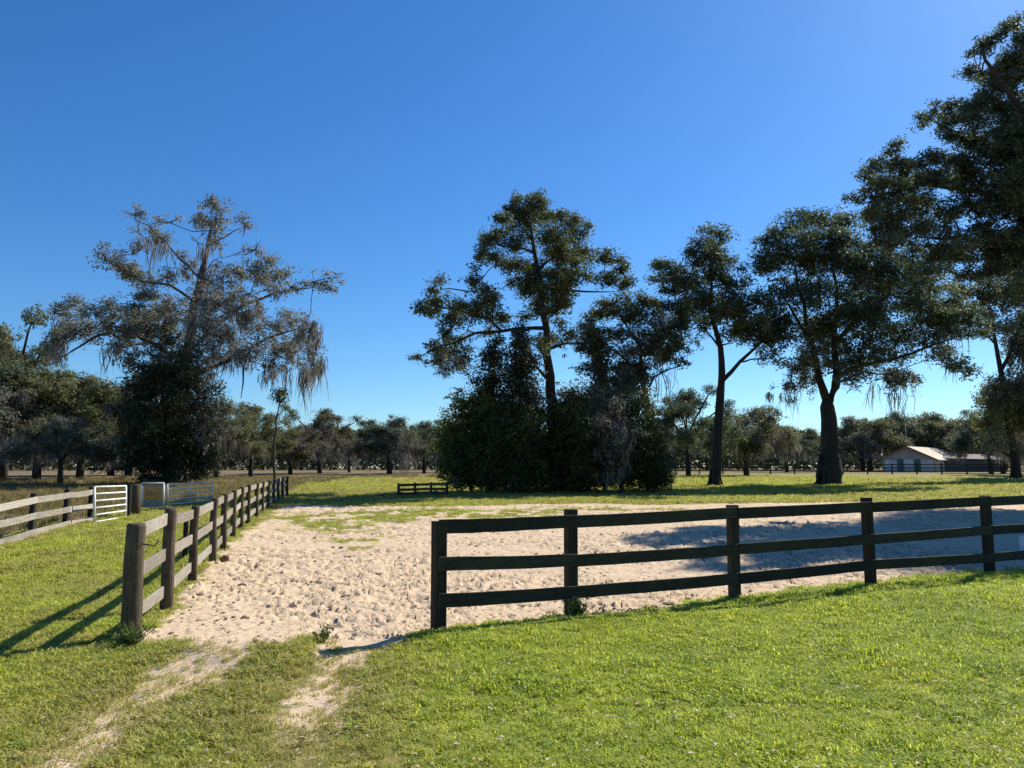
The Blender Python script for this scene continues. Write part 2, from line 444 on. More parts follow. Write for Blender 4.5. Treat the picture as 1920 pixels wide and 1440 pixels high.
def masks(X, Y):
    n1 = fbm(X * 1.7, Y * 1.7, 21, 3) - .5
    n2 = fbm(X * 6, Y * 6, 31, 2) - .5
    s = poly_sdf(X, Y, SAND_POLY) + n1 * .5 + n2 * .22
    soft = .16 + .012 * Y
    sand = sstep(-soft, soft, s)
    for px, py, rx, ry in GREEN_PATCH:
        c = G(px, py)
        e = np.exp(-((X - c[0]) / rx) ** 2 - ((Y - c[1]) / ry) ** 2)
        e = e * sstep(.30, .62, fbm(X * 2.6, Y * 1.6, 41, 3))
        sand = sand * (1 - np.clip(e * .8, 0, .62))
    d1 = line_dist(X, Y, TRACK1); d2 = line_dist(X, Y, TRACK2)
    t1 = sstep(.48, .08, d1 + n2 * .25 + n1 * .25) * np.interp(Y, [3.5, 4.6, 5.6, 6.4, 7], [.52, .64, .78, .92, 1.0])
    t2 = sstep(.50, .08, d2 + n2 * .3 + n1 * .3) * np.interp(Y, [3.5, 4.8, 5.3, 5.8, 6.6, 7], [.3, .4, .7, .85, .6, .9])
    track = np.maximum(t1, t2)
    # dryness of the grass
    fx = FENCE_L[0][0] + (FENCE_L[1][0] - FENCE_L[0][0]) * (Y - FENCE_L[0][1]) / (FENCE_L[1][1] - FENCE_L[0][1])
    between = sstep(1.5, .2, np.minimum(d1, d2)) * (Y < 7.6)
    lush = sstep(-1.15, -.3, X + .18 * (Y - 5) + n1 * .5) * (Y < 14)
    dry = .34 + .45 * between + n1 * .6 - .40 * lush
    lane = sstep(.2, -.2, X - fx) * sstep(6.2, 7.5, Y)
    dry = dry + lane * (.26 + .25 * (vn((X + .256 * Y) * 1.1, Y * .12, 77) - .4))
    streak = fbm(X * .06 + 3, Y * .28, 301, 3) - .5
    dry = dry + sstep(22, 32, Y) * (.30 + 1.8 * streak) + .25 * sstep(35, 70, Y) * sstep(2, -3, X)
    dry = np.clip(dry, 0, 1)
    # brown pasture beyond the left fences and far away
    xa = np.interp(Y, [5, 16.6, 19.3, 23, 27, 33, 40], [-9.5, -11.2, -12.1, -12.6, -13.6, -13, -13.2])
    past = sstep(.3, -.3, X - xa + n1) * sstep(8, 14, Y)
    past = np.maximum(past, sstep(36, 41, Y + n1 * 3) * sstep(.6, -.8, X - fx + n1))
    past = np.maximum(past, sstep(58, 72, Y + n1 * 8) * sstep(6, -2, X) * .9)
    past = np.maximum(past, sstep(85, 100, Y + n1 * 8) * .8)
    sand = np.maximum(sand, track * .95)
    return sand, dry, np.clip(past, 0, 1), track

# ------------------------------------------------------------------ terrain: one sheet, cut into pieces by what covers it
th_f = np.radians(np.concatenate([np.arange(-47, -26, .22), np.arange(-26, 36, .155), np.arange(36, 47.01, .25)]))
th_c = np.radians(np.arange(51, 313, 4.0))
TH = np.concatenate([th_f, th_c])
R1 = np.linspace(.6, 3.8, 12)
R2 = np.concatenate([np.exp(np.arange(math.log(4.0), math.log(6.6), .008)), np.exp(np.arange(math.log(6.6), math.log(32), .0038))])
R3 = np.exp(np.linspace(math.log(33), math.log(9000), 95))
RR = np.concatenate([R1, R2, R3])
nt_, nr_ = len(TH), len(RR)
TT, RG = np.meshgrid(TH, RR)
GX = RG * np.sin(TT); GY = RG * np.cos(TT)
sandM, dryM, pastM, trackM = masks(GX, GY)
yyc = GY
GZ = ground_h(GX, yyc)
# churned sand: clods and hoof divots
def pits(x, y, cell, seed, prob, rlo, rhi):
    ix = np.floor(x / cell); iy = np.floor(y / cell); out = np.zeros(x.shape)
    for ox in (-1, 0, 1):
        for oy in (-1, 0, 1):
            cx = ix + ox; cy = iy + oy
            jx = hash2(cx, cy, seed); jy = hash2(cx, cy, seed + 1); pr = hash2(cx, cy, seed + 2); rr = rlo + (rhi - rlo) * hash2(cx, cy, seed + 3)
            dx = x - (cx + jx) * cell; dy = y - (cy + jy) * cell
            an = jx * 6.28; ex = dx * np.cos(an) + dy * np.sin(an); ey = (dy * np.cos(an) - dx * np.sin(an)) * 1.4
            d = np.hypot(ex, ey) / rr
            prof = np.where(d < 1, -np.clip(1 - d ** 3, 0, 1) ** .6, .0) + .5 * np.exp(-((d - 1.25) / .25) ** 2)
            out = out + np.where(pr < prob, prof * rr, 0)
    return out
cl = fbm(GX * 4.2, GY * 4.2, 101, 3) - .5
hoof = pits(GX, GY, .24, 111, .8, .035, .075) * .95 + pits(GX + 5.3, GY, .13, 121, .8, .02, .045) * 1.1
amp = np.clip(sandM - trackM, 0, 1)
smoothpatch = sstep(.40, .6, fbm(GX * .55, GY * .55, 131, 2))
rel = .075 * cl + hoof
GZ = GZ + rel * amp * (.45 + .95 * smoothpatch) * np.interp(RG, [0, 40, 80], [1, 1, 0])
GZ = GZ + (1 - amp) * (fbm(GX * 5, GY * 5, 141, 2) - .5) * .035 * (RG < 40)
V = np.stack([GX, GY, GZ], -1).reshape(-1, 3)
ii, jj = np.meshgrid(np.arange(nr_ - 1), np.arange(nt_), indexing='ij')
j2 = (jj + 1) % nt_
F = np.stack([ii * nt_ + jj, ii * nt_ + j2, (ii + 1) * nt_ + j2, (ii + 1) * nt_ + jj], -1).reshape(-1, 4)
F = F[:, ::-1]
MK = np.stack([sandM, dryM, pastM, trackM], -1).reshape(-1, 4)
fm = MK[F].mean(1)
cls = np.where(fm[:, 3] > .42, 2, np.where(fm[:, 0] > .5, 1, np.where(fm[:, 2] > .5, 3, 0)))
for c, (nm, lab, cat) in enumerate([
        ('grass_ground', 'level green grassland under the lawn, lane and far field', 'ground'),
        ('sand_yard', 'churned pinkish tan sand of the riding yard between the two fences', 'sand'),
        ('dirt_track', 'pair of pale worn wheel tracks running from the grass into the sand', 'track'),
        ('pasture', 'dry brown pasture beyond the left fences and under the far trees', 'pasture')]):
    f = F[cls == c]
    u, inv = np.unique(f, return_inverse=True)
    me = mesh_np(nm, V[u], inv.reshape(-1, 4), None, M['ground'], True)
    ca = me.color_attributes.new('mask', 'FLOAT_COLOR', 'POINT')
    ca.data.foreach_set('color', MK[u].astype(np.float32).ravel())
    tag(link(nm, me), lab, cat, kind='structure')

# ------------------------------------------------------------------ tree machinery
def leaves_arrays(C, Nrm, Ln, Wd, rng):
    n = len(C)
    t = rng.normal(size=(n, 3)); t -= (t * Nrm).sum(1, keepdims=True) * Nrm
    t /= np.linalg.norm(t, axis=1, keepdims=True) + 1e-9
    b = np.cross(Nrm, t)
    Ln = Ln[:, None]; Wd = Wd[:, None]
    fold = Nrm * Wd * .25
    V = np.stack([C - t * Ln * .5 - b * Wd * .28, C - t * Ln * .2 + b * Wd * .62 + fold, C + t * Ln * .6 - b * Wd * .1], 1).reshape(-1, 3)
    F = np.arange(n * 3).reshape(-1, 3)
    return V, F
def strands(P, Ln, Wd, rng):
    n = len(P)
    a = rng.uniform(0, math.pi, n); s = np.stack([np.cos(a), np.sin(a), np.zeros(n)], 1) * Wd[:, None] * .5
    dr = rng.normal(0, .10, (n, 3)); dr[:, 2] = 0; d2 = rng.normal(0, .12, (n, 3)); d2[:, 2] = 0
    dn = np.array([0, 0, -1.0])
    m1 = P + (dn * .3 + dr) * Ln[:, None]; m2 = P + (dn * .68 + dr * .6 + d2 * .6) * Ln[:, None]
    e = P + (dn + dr * .3 + d2) * Ln[:, None]
    V = np.stack([P - s * .6, P + s * .6, m1 + s, m1 - s, m2 + s * .7, m2 - s * .7, e], 1).reshape(-1, 3)
    k = np.arange(n)[:, None] * 7
    return V, np.concatenate([k + np.array([[0, 1, 2, 3]]), k + np.array([[3, 2, 4, 5]])]), k + np.array([[5, 4, 6]])

def grow(blobs, skel, Ld, rng, dens=1.0, moss=1.0, twig_r=.02, tuft=20, mossL=1.0, split_x=None):
    """blobs: (centre3, semi-axes3, kind, dens); skel: [(pts3[], r0, r1)]. returns leaf, moss, wood arrays"""
    wood = MB(); wood2 = MB()
    sk = []
    for pts, r0, r1 in skel:
        pts = np.array(pts, float)
        # smooth, slightly crooked limbs
        q = [pts[0]]
        for a, b in zip(pts[:-1], pts[1:]):
            m_ = (a + b) / 2 + rng.normal(0, .03, 3) * np.linalg.norm(b - a)
            q += [m_, b]
        q = np.array(q); rad = np.linspace(r0, r1, len(q)); rad[-1] *= .5
        (wood2 if split_x is not None and pts[0][0] > split_x else wood).tube(q, rad, 9 if r0 > .25 else 6)
        for i, p in enumerate(q): sk.append((p, rad[i]))
    SK = np.array([s[0] for s in sk]); SR = np.array([s[1] for s in sk])
    LC = []; LN = []; MP = []; ML = []; GC = []; GN = []
    LCc = np.array([b[0] for b in blobs if b[2] != 'm'])
    near = [np.min(np.linalg.norm(SK - np.array(b[0]), axis=1)) + (100 if b[2] == 'm' else 0) for b in blobs]
    for bi in np.argsort(near):
        c, ax, kind, bd = blobs[int(bi)]
        c = np.array(c, float); ax = np.array(ax, float)
        if kind == 'm' and len(LCc):
            dv_ = LCc - c; dl = np.linalg.norm(dv_, axis=1); q_ = int(np.argmin(dl))
            if dl[q_] > 1.3: c = LCc[q_] - dv_[q_] / dl[q_] * 1.3
        # a bough to the clump
        d = SK - c; dist = np.linalg.norm(d, axis=1) + np.clip(d[:, 2], 0, None) * 1.5
        k = int(np.argmin(dist)); a = SK[k]
        if kind == 'm' and len(LCc) and np.min(np.linalg.norm(LCc - c, axis=1)) < 5.0:
            a = c
        if np.linalg.norm(c - a) > .3:
            mid = (a + c) / 2 + rng.normal(0, .10, 3) * np.linalg.norm(c - a) + np.array([0, 0, -.06]) * np.linalg.norm(c - a)
            r0 = min(SR[k] * .6, .05 + .02 * np.linalg.norm(c - a))
            t1 = a * .56 + mid * .44 * 1.0; 
            wood.tube([a, (a + mid) / 2 + rng.normal(0, .04, 3), mid, (mid + c) / 2 + rng.normal(0, .06, 3), c], np.linspace(max(r0, twig_r), twig_r, 5), 5)
        if kind != 'm': SK = np.vstack([SK, c[None]]); SR = np.append(SR, max(.05, twig_r))
        area = math.pi * ax[0] * ax[2]
        n_leaf = int(dens * bd * 4.2 * area / (Ld * Ld * .5 * .55))
        nt2 = max(3, int(n_leaf / tuft))
        u = rng.normal(size=(nt2, 3)); u /= np.linalg.norm(u, axis=1, keepdims=True)
        u[:, 2] = np.where((u[:, 2] < -.3) & (rng.random(nt2) < .5), -u[:, 2], u[:, 2])
        rr = rng.uniform(.12, 1.1, nt2) ** .55
        K = max(3, nt2 // 9)
        sub = c + u[:K] * rr[:K, None] * ax if nt2 >= K else c + u * rr[:, None] * ax
        T = sub[rng.integers(0, len(sub), nt2)] + rng.normal(0, 1, (nt2, 3)) * ax * np.array([.24, .24, .20])
        fr_ = rng.random(nt2) < .38
        T[fr_] = (c + u * rr[:, None] * ax)[fr_]
        for tpos in T[:: max(1, nt2 // 9)]:
            wood.tube([c, (c + tpos) / 2 + rng.normal(0, .08, 3), tpos], [twig_r, twig_r * .8, twig_r * .45], 3, cap=False)
        tr = Ld * 2.1 * rng.uniform(.7, 1.35, nt2)
        if kind in ('g', 'm'):
            per = int(tuft * .8) if kind == 'g' else 0
        else: per = tuft
        if per:
            idx = np.repeat(np.arange(nt2), per)
            o = rng.normal(size=(len(idx), 3)); o /= np.linalg.norm(o, axis=1, keepdims=True)
            o *= (rng.uniform(0, 1, len(idx)) ** .5)[:, None]
            P = T[idx] + o * tr[idx][:, None] * np.array([1.15, 1.15, .75])
            nn = o * .7 + np.array([0, 0, .8]) + rng.normal(0, .55, (len(idx), 3))
            nn /= np.linalg.norm(nn, axis=1, keepdims=True)
            if kind == 'l': LC.append(P); LN.append(nn)
            else:
                gm_ = rng.random(len(P)) < .55
                LC.append(P[~gm_]); LN.append(nn[~gm_]); GC.append(P[gm_]); GN.append(nn[gm_])
        nm = {'l': .16, 'g': .8, 'm': 1.9}[kind] * moss
        nsite = rng.poisson(nm * area * .9)
        if nsite:
            base = {'l': .75, 'g': .7, 'm': 1.25}[kind] * mossL
            st_ = T[rng.integers(0, nt2, nsite)] - np.array([0, 0, Ld])
            sl = base * rng.lognormal(0, .5, nsite)
            idx = np.repeat(np.arange(nsite), rng.integers(12, 26, nsite))
            MP.append(st_[idx] + rng.normal(0, 1, (len(idx), 3)) * (.05 + .10 * sl[idx])[:, None] * np.array([1, 1, .5]))
            ML.append(sl[idx] * rng.uniform(.35, 1.0, len(idx)))
    LC = np.concatenate(LC) if LC else np.zeros((0, 3)); LN = np.concatenate(LN) if LN else np.zeros((0, 3))
    n = len(LC)
    lv = leaves_arrays(LC, LN, Ld * rng.uniform(.65, 1.3, n), Ld * .55 * rng.uniform(.65, 1.3, n), rng)
    ms = None
    if MP:
        P = np.concatenate(MP); l = np.concatenate(ML)
        ms = strands(P, l, Ld * .27 * rng.uniform(.5, 1.3, len(P)), rng)
        if GC:
            gc = np.concatenate(GC); gn = np.concatenate(GN); ng_ = len(gc)
            gv = leaves_arrays(gc, gn, Ld * rng.uniform(.6, 1.3, ng_), Ld * .4 * rng.uniform(.6, 1.3, ng_), rng)
            ms = (np.concatenate([ms[0], gv[0]]), ms[1], np.concatenate([ms[2], gv[1] + len(ms[0])]))
    if split_x is not None: wood.second = wood2
    return lv, ms, wood

def tree_object(name, label, cat, base, lv, ms, wood, leaf, group=None, bark='bark', crown='crown', stem='trunk'):
    base = np.asarray(base, float)
    root = thing(name, label, cat, base, group)
    link(stem, wood.mesh(name + '_wood', M[bark], True, base), root)
    if len(lv[0]): link(crown, mesh_np(name + '_leaves', lv[0] - base, None, lv[1], M[leaf]), root)
    if ms is not None: tag(link('hanging_moss', mesh_np(name + '_moss', ms[0] - base, ms[1], ms[2], M['moss']), root), kind='stuff')
    return root

def photo_tree(name, label, cat, Y, base_px, skel, blobs, zoom=(0, 0, 1), leaf='oak', seed=1, dens=1.0, moss=1.0, depth=.55, group=None,
               bark='bark', Lk=.0040, fill=.7, extra=(), mossL=1.0, crown='crown', stem='trunk', flare=1.12):
    """skeleton and clumps read off the photograph, set at the tree's own distance and spread through its depth"""
    rng = np.random.default_rng(seed)
    ox, oy, s = zoom
    cv = lambda x, y: (ox + x / s, oy + y / s)
    m = px2m(Y)
    bx = at(base_px[0], base_px[1], Y)[0]
    base = np.array([bx, Y, gh(bx, Y)])
    xs = [cv(b[0], b[1])[0] for b in blobs]; half = (max(xs) - min(xs)) / 2 * m; cx = (max(xs) + min(xs)) / 2
    B = []
    for b in blobs:
        x, y = cv(b[0], b[1]); rx, ry = b[2] / s * m, b[3] / s * m
        k = b[4] if len(b) > 4 else 'l'; bd = b[5] if len(b) > 5 else 1.0
        e = min(1, abs(x - cx) * m / max(half, .1))
        dy = rng.uniform(-1, 1) * depth * half * math.sqrt(max(.05, 1 - e * e))
        if len(b) > 6: dy = b[6]
        B.append((at(x, y, Y + dy), (rx, (rx + ry) * .5, ry), k, bd))
    full = []
    for c, ax, k, bd in B:
        if k == 'm': full.append((c, ax, k, bd)); continue
        ax = (ax[0] * 1.12, ax[1] * 1.2, ax[2] * 1.4)
        full.append((c + np.array([0, 0, -.12 * ax[2]]), ax, k, bd))
    C_ = np.array([b[0] for b in B])
    for i, (c, ax, k, bd) in enumerate(B):          # boughs between neighbouring clumps
        if k == 'm' or rng.random() > fill: continue
        dd = np.linalg.norm(C_ - c, axis=1); dd[i] = 1e9
        j = int(np.argsort(dd)[min(int(rng.integers(0, 3)), len(dd) - 1)]) if len(dd) > 1 else i
        mid = (c + C_[j]) / 2 + np.array([rng.normal(0, .2), rng.normal(0, .6), -.25 * ax[2]])
        full.append((mid, (ax[0] * .85, ax[1], ax[2] * .9), k, bd * .7))
    B = full + list(extra)
    S = []
    for i, (pts, r0, r1) in enumerate(skel):
        pw = []
        dyk = 0; slope = rng.uniform(-.35, .35) if i else 0
        x0 = cv(pts[0][0], pts[0][1])[0]
        for p in pts:
            x, y = cv(p[0], p[1])
            dy = p[2] if len(p) > 2 else slope * abs(x - x0) * m
            pw.append(at(x, y, Y + dy))
        if i == 0:
            pw[0] = np.array([base[0], base[1], base[2] - .25])
        S.append((pw, r0 * (1 if i == 0 else .78), r1 * .8))
    lv, ms, wood = grow(B, S, Lk * Y, rng, dens, moss, twig_r=max(.012, .0005 * Y), mossL=mossL)
    if flare > 1 and skel:
        r0 = skel[0][1]
        for k in range(6):
            a = k * 1.047 + rng.uniform(-.2, .2)
            d = np.array([math.cos(a), math.sin(a), 0])
            wood.tube([base + d * r0 * .62 + np.array([0, 0, r0 * 3.0]), base + d * r0 * .68 + np.array([0, 0, r0 * 1.7]), base + d * r0 * .82 + np.array([0, 0, r0 * .7]), base + d * r0 * flare + np.array([0, 0, .02]), base + d * r0 * flare * 1.35 + np.array([0, 0, -.15])],
                      [r0 * .22, r0 * .34, r0 * .42, r0 * .34, r0 * .2], 7)
    return tree_object(name, label, cat, base, lv, ms, wood, leaf, group, bark, crown, stem)

Z2 = (0, 340, 2.8235); Z3 = (760, 340, 3.5556); Z5 = (1200, 380, 2.6667); Z6 = (1400, 0, 3.6923)

# ---- the sprawling grey oak on the left
photo_tree('oak_tree', 'sprawling oak hung with grey moss, tallest tree on the left', 'oak', 55, (335, 896),
  [([(900, 1560), (930, 1250), (985, 930), (1025, 660), (1075, 460), (1105, 310), (1145, 175)], .55, .06),
   ([(985, 930), (1150, 760), (1300, 650), (1450, 592), (1700, 556)], .24, .05),
   ([(950, 1080), (1180, 960), (1320, 885), (1430, 825), (1620, 770)], .24, .05),
   ([(975, 950), (800, 850), (640, 790), (520, 815), (430, 870), (330, 930)], .26, .05),
   ([(1030, 640), (900, 548), (750, 530), (600, 430)], .16, .04),
   ([(1060, 520), (960, 420), (880, 320), (780, 230), (680, 180)], .12, .03),
   ([(1095, 340), (1200, 290), (1290, 240)], .09, .03),
   ([(1060, 500), (1130, 420), (1165, 400)], .06, .03),
   ([(1330, 880), (1290, 980), (1275, 1150)], .10, .06)],
  [(1150, 140, 60, 45, 'l', .8), (1060, 195, 50, 50, 'g', .7), (1290, 215, 60, 40, 'g', .8), (1290, 300, 50, 60, 'm', .8), (1130, 250, 55, 60, 'g', .8), (710, 175, 60, 30, 'l', .5),
   (790, 235, 40, 30, 'l', .4), (900, 215, 60, 25, 'l', .35), (870, 320, 65, 60, 'g', .8), (740, 360, 55, 50, 'g', .7), (560, 410, 70, 50, 'l', .5), (690, 490, 100, 50, 'l', .8), (820, 530, 80, 55),
   (870, 410, 45, 50, 'm', .7), (1045, 320, 35, 55, 'm', .7), (1160, 420, 40, 40, 'm', .6), (1000, 440, 60, 60, 'g', .8), (1080, 540, 80, 60, 'g', .8), (620, 450, 60, 40, 'l', .6),
   (290, 690, 70, 45, 'l', .6), (440, 680, 100, 55, 'l', .8), (590, 690, 110, 65), (730, 690, 100, 70), (320, 800, 85, 55, 'l', .7), (270, 870, 60, 50, 'l', .6), (480, 790, 90, 50, 'l', .8),
   (620, 820, 90, 65, 'l', .9), (750, 820, 100, 75), (860, 690, 80, 70), (390, 930, 60, 60, 'm', .7), (590, 900, 40, 60, 'm', .7), (980, 680, 100, 80, 'g', .9), (1080, 760, 110, 90, 'g', .9),
   (940, 820, 100, 80), (1150, 640, 100, 70, 'g', .8), (1180, 820, 110, 80, 'g', .9), (1290, 500, 80, 50, 'l', .7), (1400, 470, 100, 45, 'l', .7), (1530, 490, 100, 50, 'l', .6), (1660, 525, 95, 50, 'l', .5),
   (1750, 570, 40, 30, 'l', .4), (1400, 570, 90, 40, 'g', .8), (1260, 600, 80, 50, 'g', .8), (1330, 720, 100, 70, 'g', .75), (1450, 760, 100, 75, 'g', .65), (1560, 740, 90, 65, 'g', .5), (1650, 790, 75, 65, 'g', .4),
   (1330, 880, 100, 70, 'g', .8), (1450, 900, 100, 60, 'g', .75), (1560, 900, 100, 75, 'g', .6), (1670, 900, 70, 70, 'g', .4), (1690, 1000, 55, 75, 'm', .4), (1600, 1010, 70, 70, 'm', .5), (1400, 1010, 40, 60, 'm', .9),
   (1490, 1010, 40, 70, 'm', .6), (1220, 940, 80, 60, 'g', .8), (880, 950, 110, 80), (800, 1060, 90, 80, 'l', .8), (950, 1050, 100, 80, 'g'), (1050, 980, 80, 70, 'g'), (690, 960, 75, 65, 'l', .6), (620, 1050, 45, 60, 'm', .6), (690, 1090, 50, 70, 'm', .6)],
  Z2, 'oak_grey', 11, .72, 2.0, bark='bark_grey', fill=.9)

# ---- dark evergreen standing in front of it
photo_tree('evergreen_tree', 'dense blackish evergreen in front of the big grey mossy oak', 'evergreen', 51, (308, 900),
  [([(308, 900), (308, 820), (305, 740), (308, 660)], .25, .05)],
  [(318, 640, 20, 20, 'l', .6), (300, 672, 30, 24, 'l', .8), (338, 690, 36, 26, 'l', .8), (282, 712, 36, 26), (322, 735, 50, 30), (262, 752, 36, 26, 'l', .8), (372, 742, 34, 26, 'l', .8), (300, 775, 52, 34), (350, 785, 46, 34), (248, 800, 36, 28, 'l', .7), (295, 822, 50, 34), (352, 832, 50, 34), (392, 805, 28, 34, 'g', .7), (255, 845, 36, 30, 'l', .8),
   (300, 865, 50, 30), (350, 872, 44, 28), (385, 860, 24, 28, 'l', .7), (270, 880, 30, 18, 'l', .8), (318, 893, 40, 12), (236, 815, 18, 26, 'm', .6), (400, 770, 20, 34, 'g', .6), (228, 770, 20, 22, 'g', .5)],
  leaf='cedar', seed=12, dens=.8, moss=.7, depth=.8)

# ---- tall oak in the middle
photo_tree('oak_tree', 'tall oak with warm lit crown rising out of the dark thicket', 'oak', 41, (1045, 915),
  [([(1010, 2040), (985, 1500), (965, 1300), (945, 1000), (885, 620), (850, 400), (830, 200)], .36, .05),
   ([(945, 980), (780, 980), (640, 1000), (470, 1010), (330, 1080), (200, 1110), (90, 1170)], .15, .03),
   ([(640, 1000), (560, 920), (420, 880), (300, 840), (160, 750)], .11, .03),
   ([(300, 850), (180, 830), (110, 840)], .05, .03), ([(560, 920), (480, 740), (300, 715), (200, 730)], .06, .03),
   ([(880, 600), (1000, 500), (1110, 390)], .13, .04), ([(900, 690), (1050, 720), (1200, 735), (1420, 735)], .14, .03),
   ([(950, 1120), (1060, 1080), (1200, 1078), (1290, 1000)], .12, .04), ([(865, 480), (760, 440), (580, 420)], .10, .03), ([(850, 400), (720, 270), (660, 220)], .07, .03), ([(960, 1330), (870, 1230), (760, 1050)], .12, .05)],
  [(830, 130, 100, 45), (735, 170, 60, 50), (900, 150, 55, 50), (660, 260, 65, 50), (800, 250, 90, 65), (905, 250, 85, 70), (1030, 250, 75, 45), (1120, 270, 60, 45), (1220, 310, 45, 38, 'l', .8), (560, 385, 70, 65), (515, 455, 50, 45),
   (690, 420, 90, 65, 'l', .8), (830, 400, 90, 70, 'l', .6), (1000, 390, 105, 85), (1120, 400, 80, 70), (600, 515, 70, 45, 'l', .9), (740, 555, 85, 60), (1050, 495, 95, 60), (1180, 480, 85, 50), (1320, 515, 75, 50), (1430, 575, 55, 45),
   (860, 615, 100, 60), (1000, 615, 90, 60), (1180, 615, 95, 55, 'l', .8), (1320, 635, 90, 50, 'l', .8), (1480, 675, 60, 45), (750, 670, 60, 50), (860, 735, 85, 70), (980, 755, 95, 70), (1080, 700, 80, 50), (900, 865, 85, 60), (1010, 855, 75, 60),
   (240, 655, 35, 30), (165, 740, 50, 28), (115, 840, 50, 40), (215, 800, 60, 45), (440, 685, 55, 45), (560, 725, 65, 42), (330, 850, 80, 50), (300, 930, 80, 60), (450, 890, 100, 60), (580, 845, 80, 60), (640, 920, 60, 55), (560, 1010, 50, 50, 'g'),
   (85, 1175, 45, 25, 'l', .8), (215, 1110, 70, 45), (330, 1095, 90, 50), (250, 1195, 60, 55, 'g'), (370, 1195, 75, 60, 'g'), (420, 1280, 40, 50, 'g', .4), (225, 1220, 22, 24, 'm', 1.5), (275, 1215, 24, 24, 'm', 1.2),
   (950, 1050, 80, 50), (1095, 1010, 70, 50, 'l', .8), (1060, 1110, 30, 40, 'm', .7), (900, 1110, 40, 50, 'l', .7)],
  Z3, 'oak_warm', 21, 1.1, .5)

# ---- mossy oak leaning right out of the thicket
photo_tree('oak_tree', 'broad mossy oak on the right side of the dark thicket', 'oak', 44, (1222, 912),
  [([(1640, 2030), (1640, 1700), (1600, 1420), (1580, 1300), (1560, 1120), (1550, 950)], .26, .06), ([(1600, 1400), (1660, 1300), (1740, 1260), (1870, 1225)], .09, .03),
   ([(1585, 1310), (1480, 1200), (1380, 1120), (1260, 1010)], .12, .03), ([(1565, 1150), (1680, 1030), (1800, 930)], .10, .03), ([(1560, 1100), (1450, 920), (1400, 840)], .09, .03)],
  [(1350, 815, 80, 45, 'l', .8), (1480, 775, 85, 45, 'l', .8), (1600, 815, 85, 50), (1750, 845, 95, 50), (1850, 880, 60, 50), (1300, 895, 80, 50), (1430, 895, 90, 55), (1580, 915, 95, 60), (1720, 945, 95, 60, 'g'), (1850, 955, 65, 55), (1215, 950, 75, 50),
   (1280, 1030, 85, 50), (1400, 1015, 85, 55), (1540, 1035, 85, 55, 'g'), (1680, 1055, 95, 55), (1820, 1120, 90, 50, 'g'), (1300, 1125, 75, 55), (1430, 1125, 85, 55, 'g'), (1560, 1145, 80, 50), (1700, 1180, 85, 40, 'g'), (1860, 1200, 50, 30), (1180, 1125, 40, 30, 'l', .7),
   (1320, 1250, 55, 55, 'g', .9), (1450, 1245, 75, 55, 'g'), (1400, 1340, 60, 60, 'g', .7), (1280, 1340, 50, 70, 'g', .7), (1740, 1270, 40, 30, 'm', .8), (1300, 1210, 110, 80), (1460, 1300, 110, 80), (1600, 1260, 90, 70, 'l', .8), (1230, 1080, 90, 70), (1380, 1400, 110, 80), (1520, 1400, 90, 70, 'g'), (1700, 1110, 90, 60), (1780, 1020, 90, 60), (1260, 1450, 90, 80, 'g')],
  Z3, 'oak', 22, 1.0, .9)

# ---- slim forked oak
photo_tree('oak_tree', 'slim oak with forked bare trunk right of the thicket', 'oak', 48, (1341, 911),
  [([(375, 1412), (385, 1200), (400, 1000), (410, 850), (402, 720), (355, 560), (358, 400), (340, 240)], .36, .05), ([(412, 890), (500, 795), (620, 685), (720, 600)], .2, .05), ([(402, 730), (330, 640), (230, 560)], .10, .03),
   ([(355, 500), (230, 420), (100, 340)], .10, .03), ([(358, 420), (470, 390), (530, 400)], .07, .03)],
  [(330, 165, 70, 38, 'l', .8), (415, 180, 45, 50, 'l', .8), (265, 230, 60, 42, 'l', .8), (400, 260, 65, 60, 'l', .7), (300, 290, 75, 50, 'l', .8), (90, 325, 50, 30), (170, 345, 75, 45), (65, 385, 35, 25, 'l', .8), (240, 375, 85, 50), (360, 355, 75, 50), (450, 400, 65, 40),
   (525, 400, 50, 30, 'l', .8), (200, 435, 60, 40), (300, 460, 85, 50), (420, 465, 75, 45), (340, 540, 80, 50), (240, 560, 55, 35), (470, 560, 95, 55), (580, 520, 85, 60), (560, 620, 95, 60), (660, 600, 85, 70), (480, 655, 85, 45), (300, 620, 75, 50), (640, 690, 75, 50),
   (720, 640, 65, 55), (280, 715, 45, 45, 'm', .6), (590, 800, 18, 40, 'm', 1.2), (655, 770, 50, 45, 'g', .8), (340, 860, 12, 20, 'm', .8)],
  Z5, 'oak', 31, 1.0, .5)

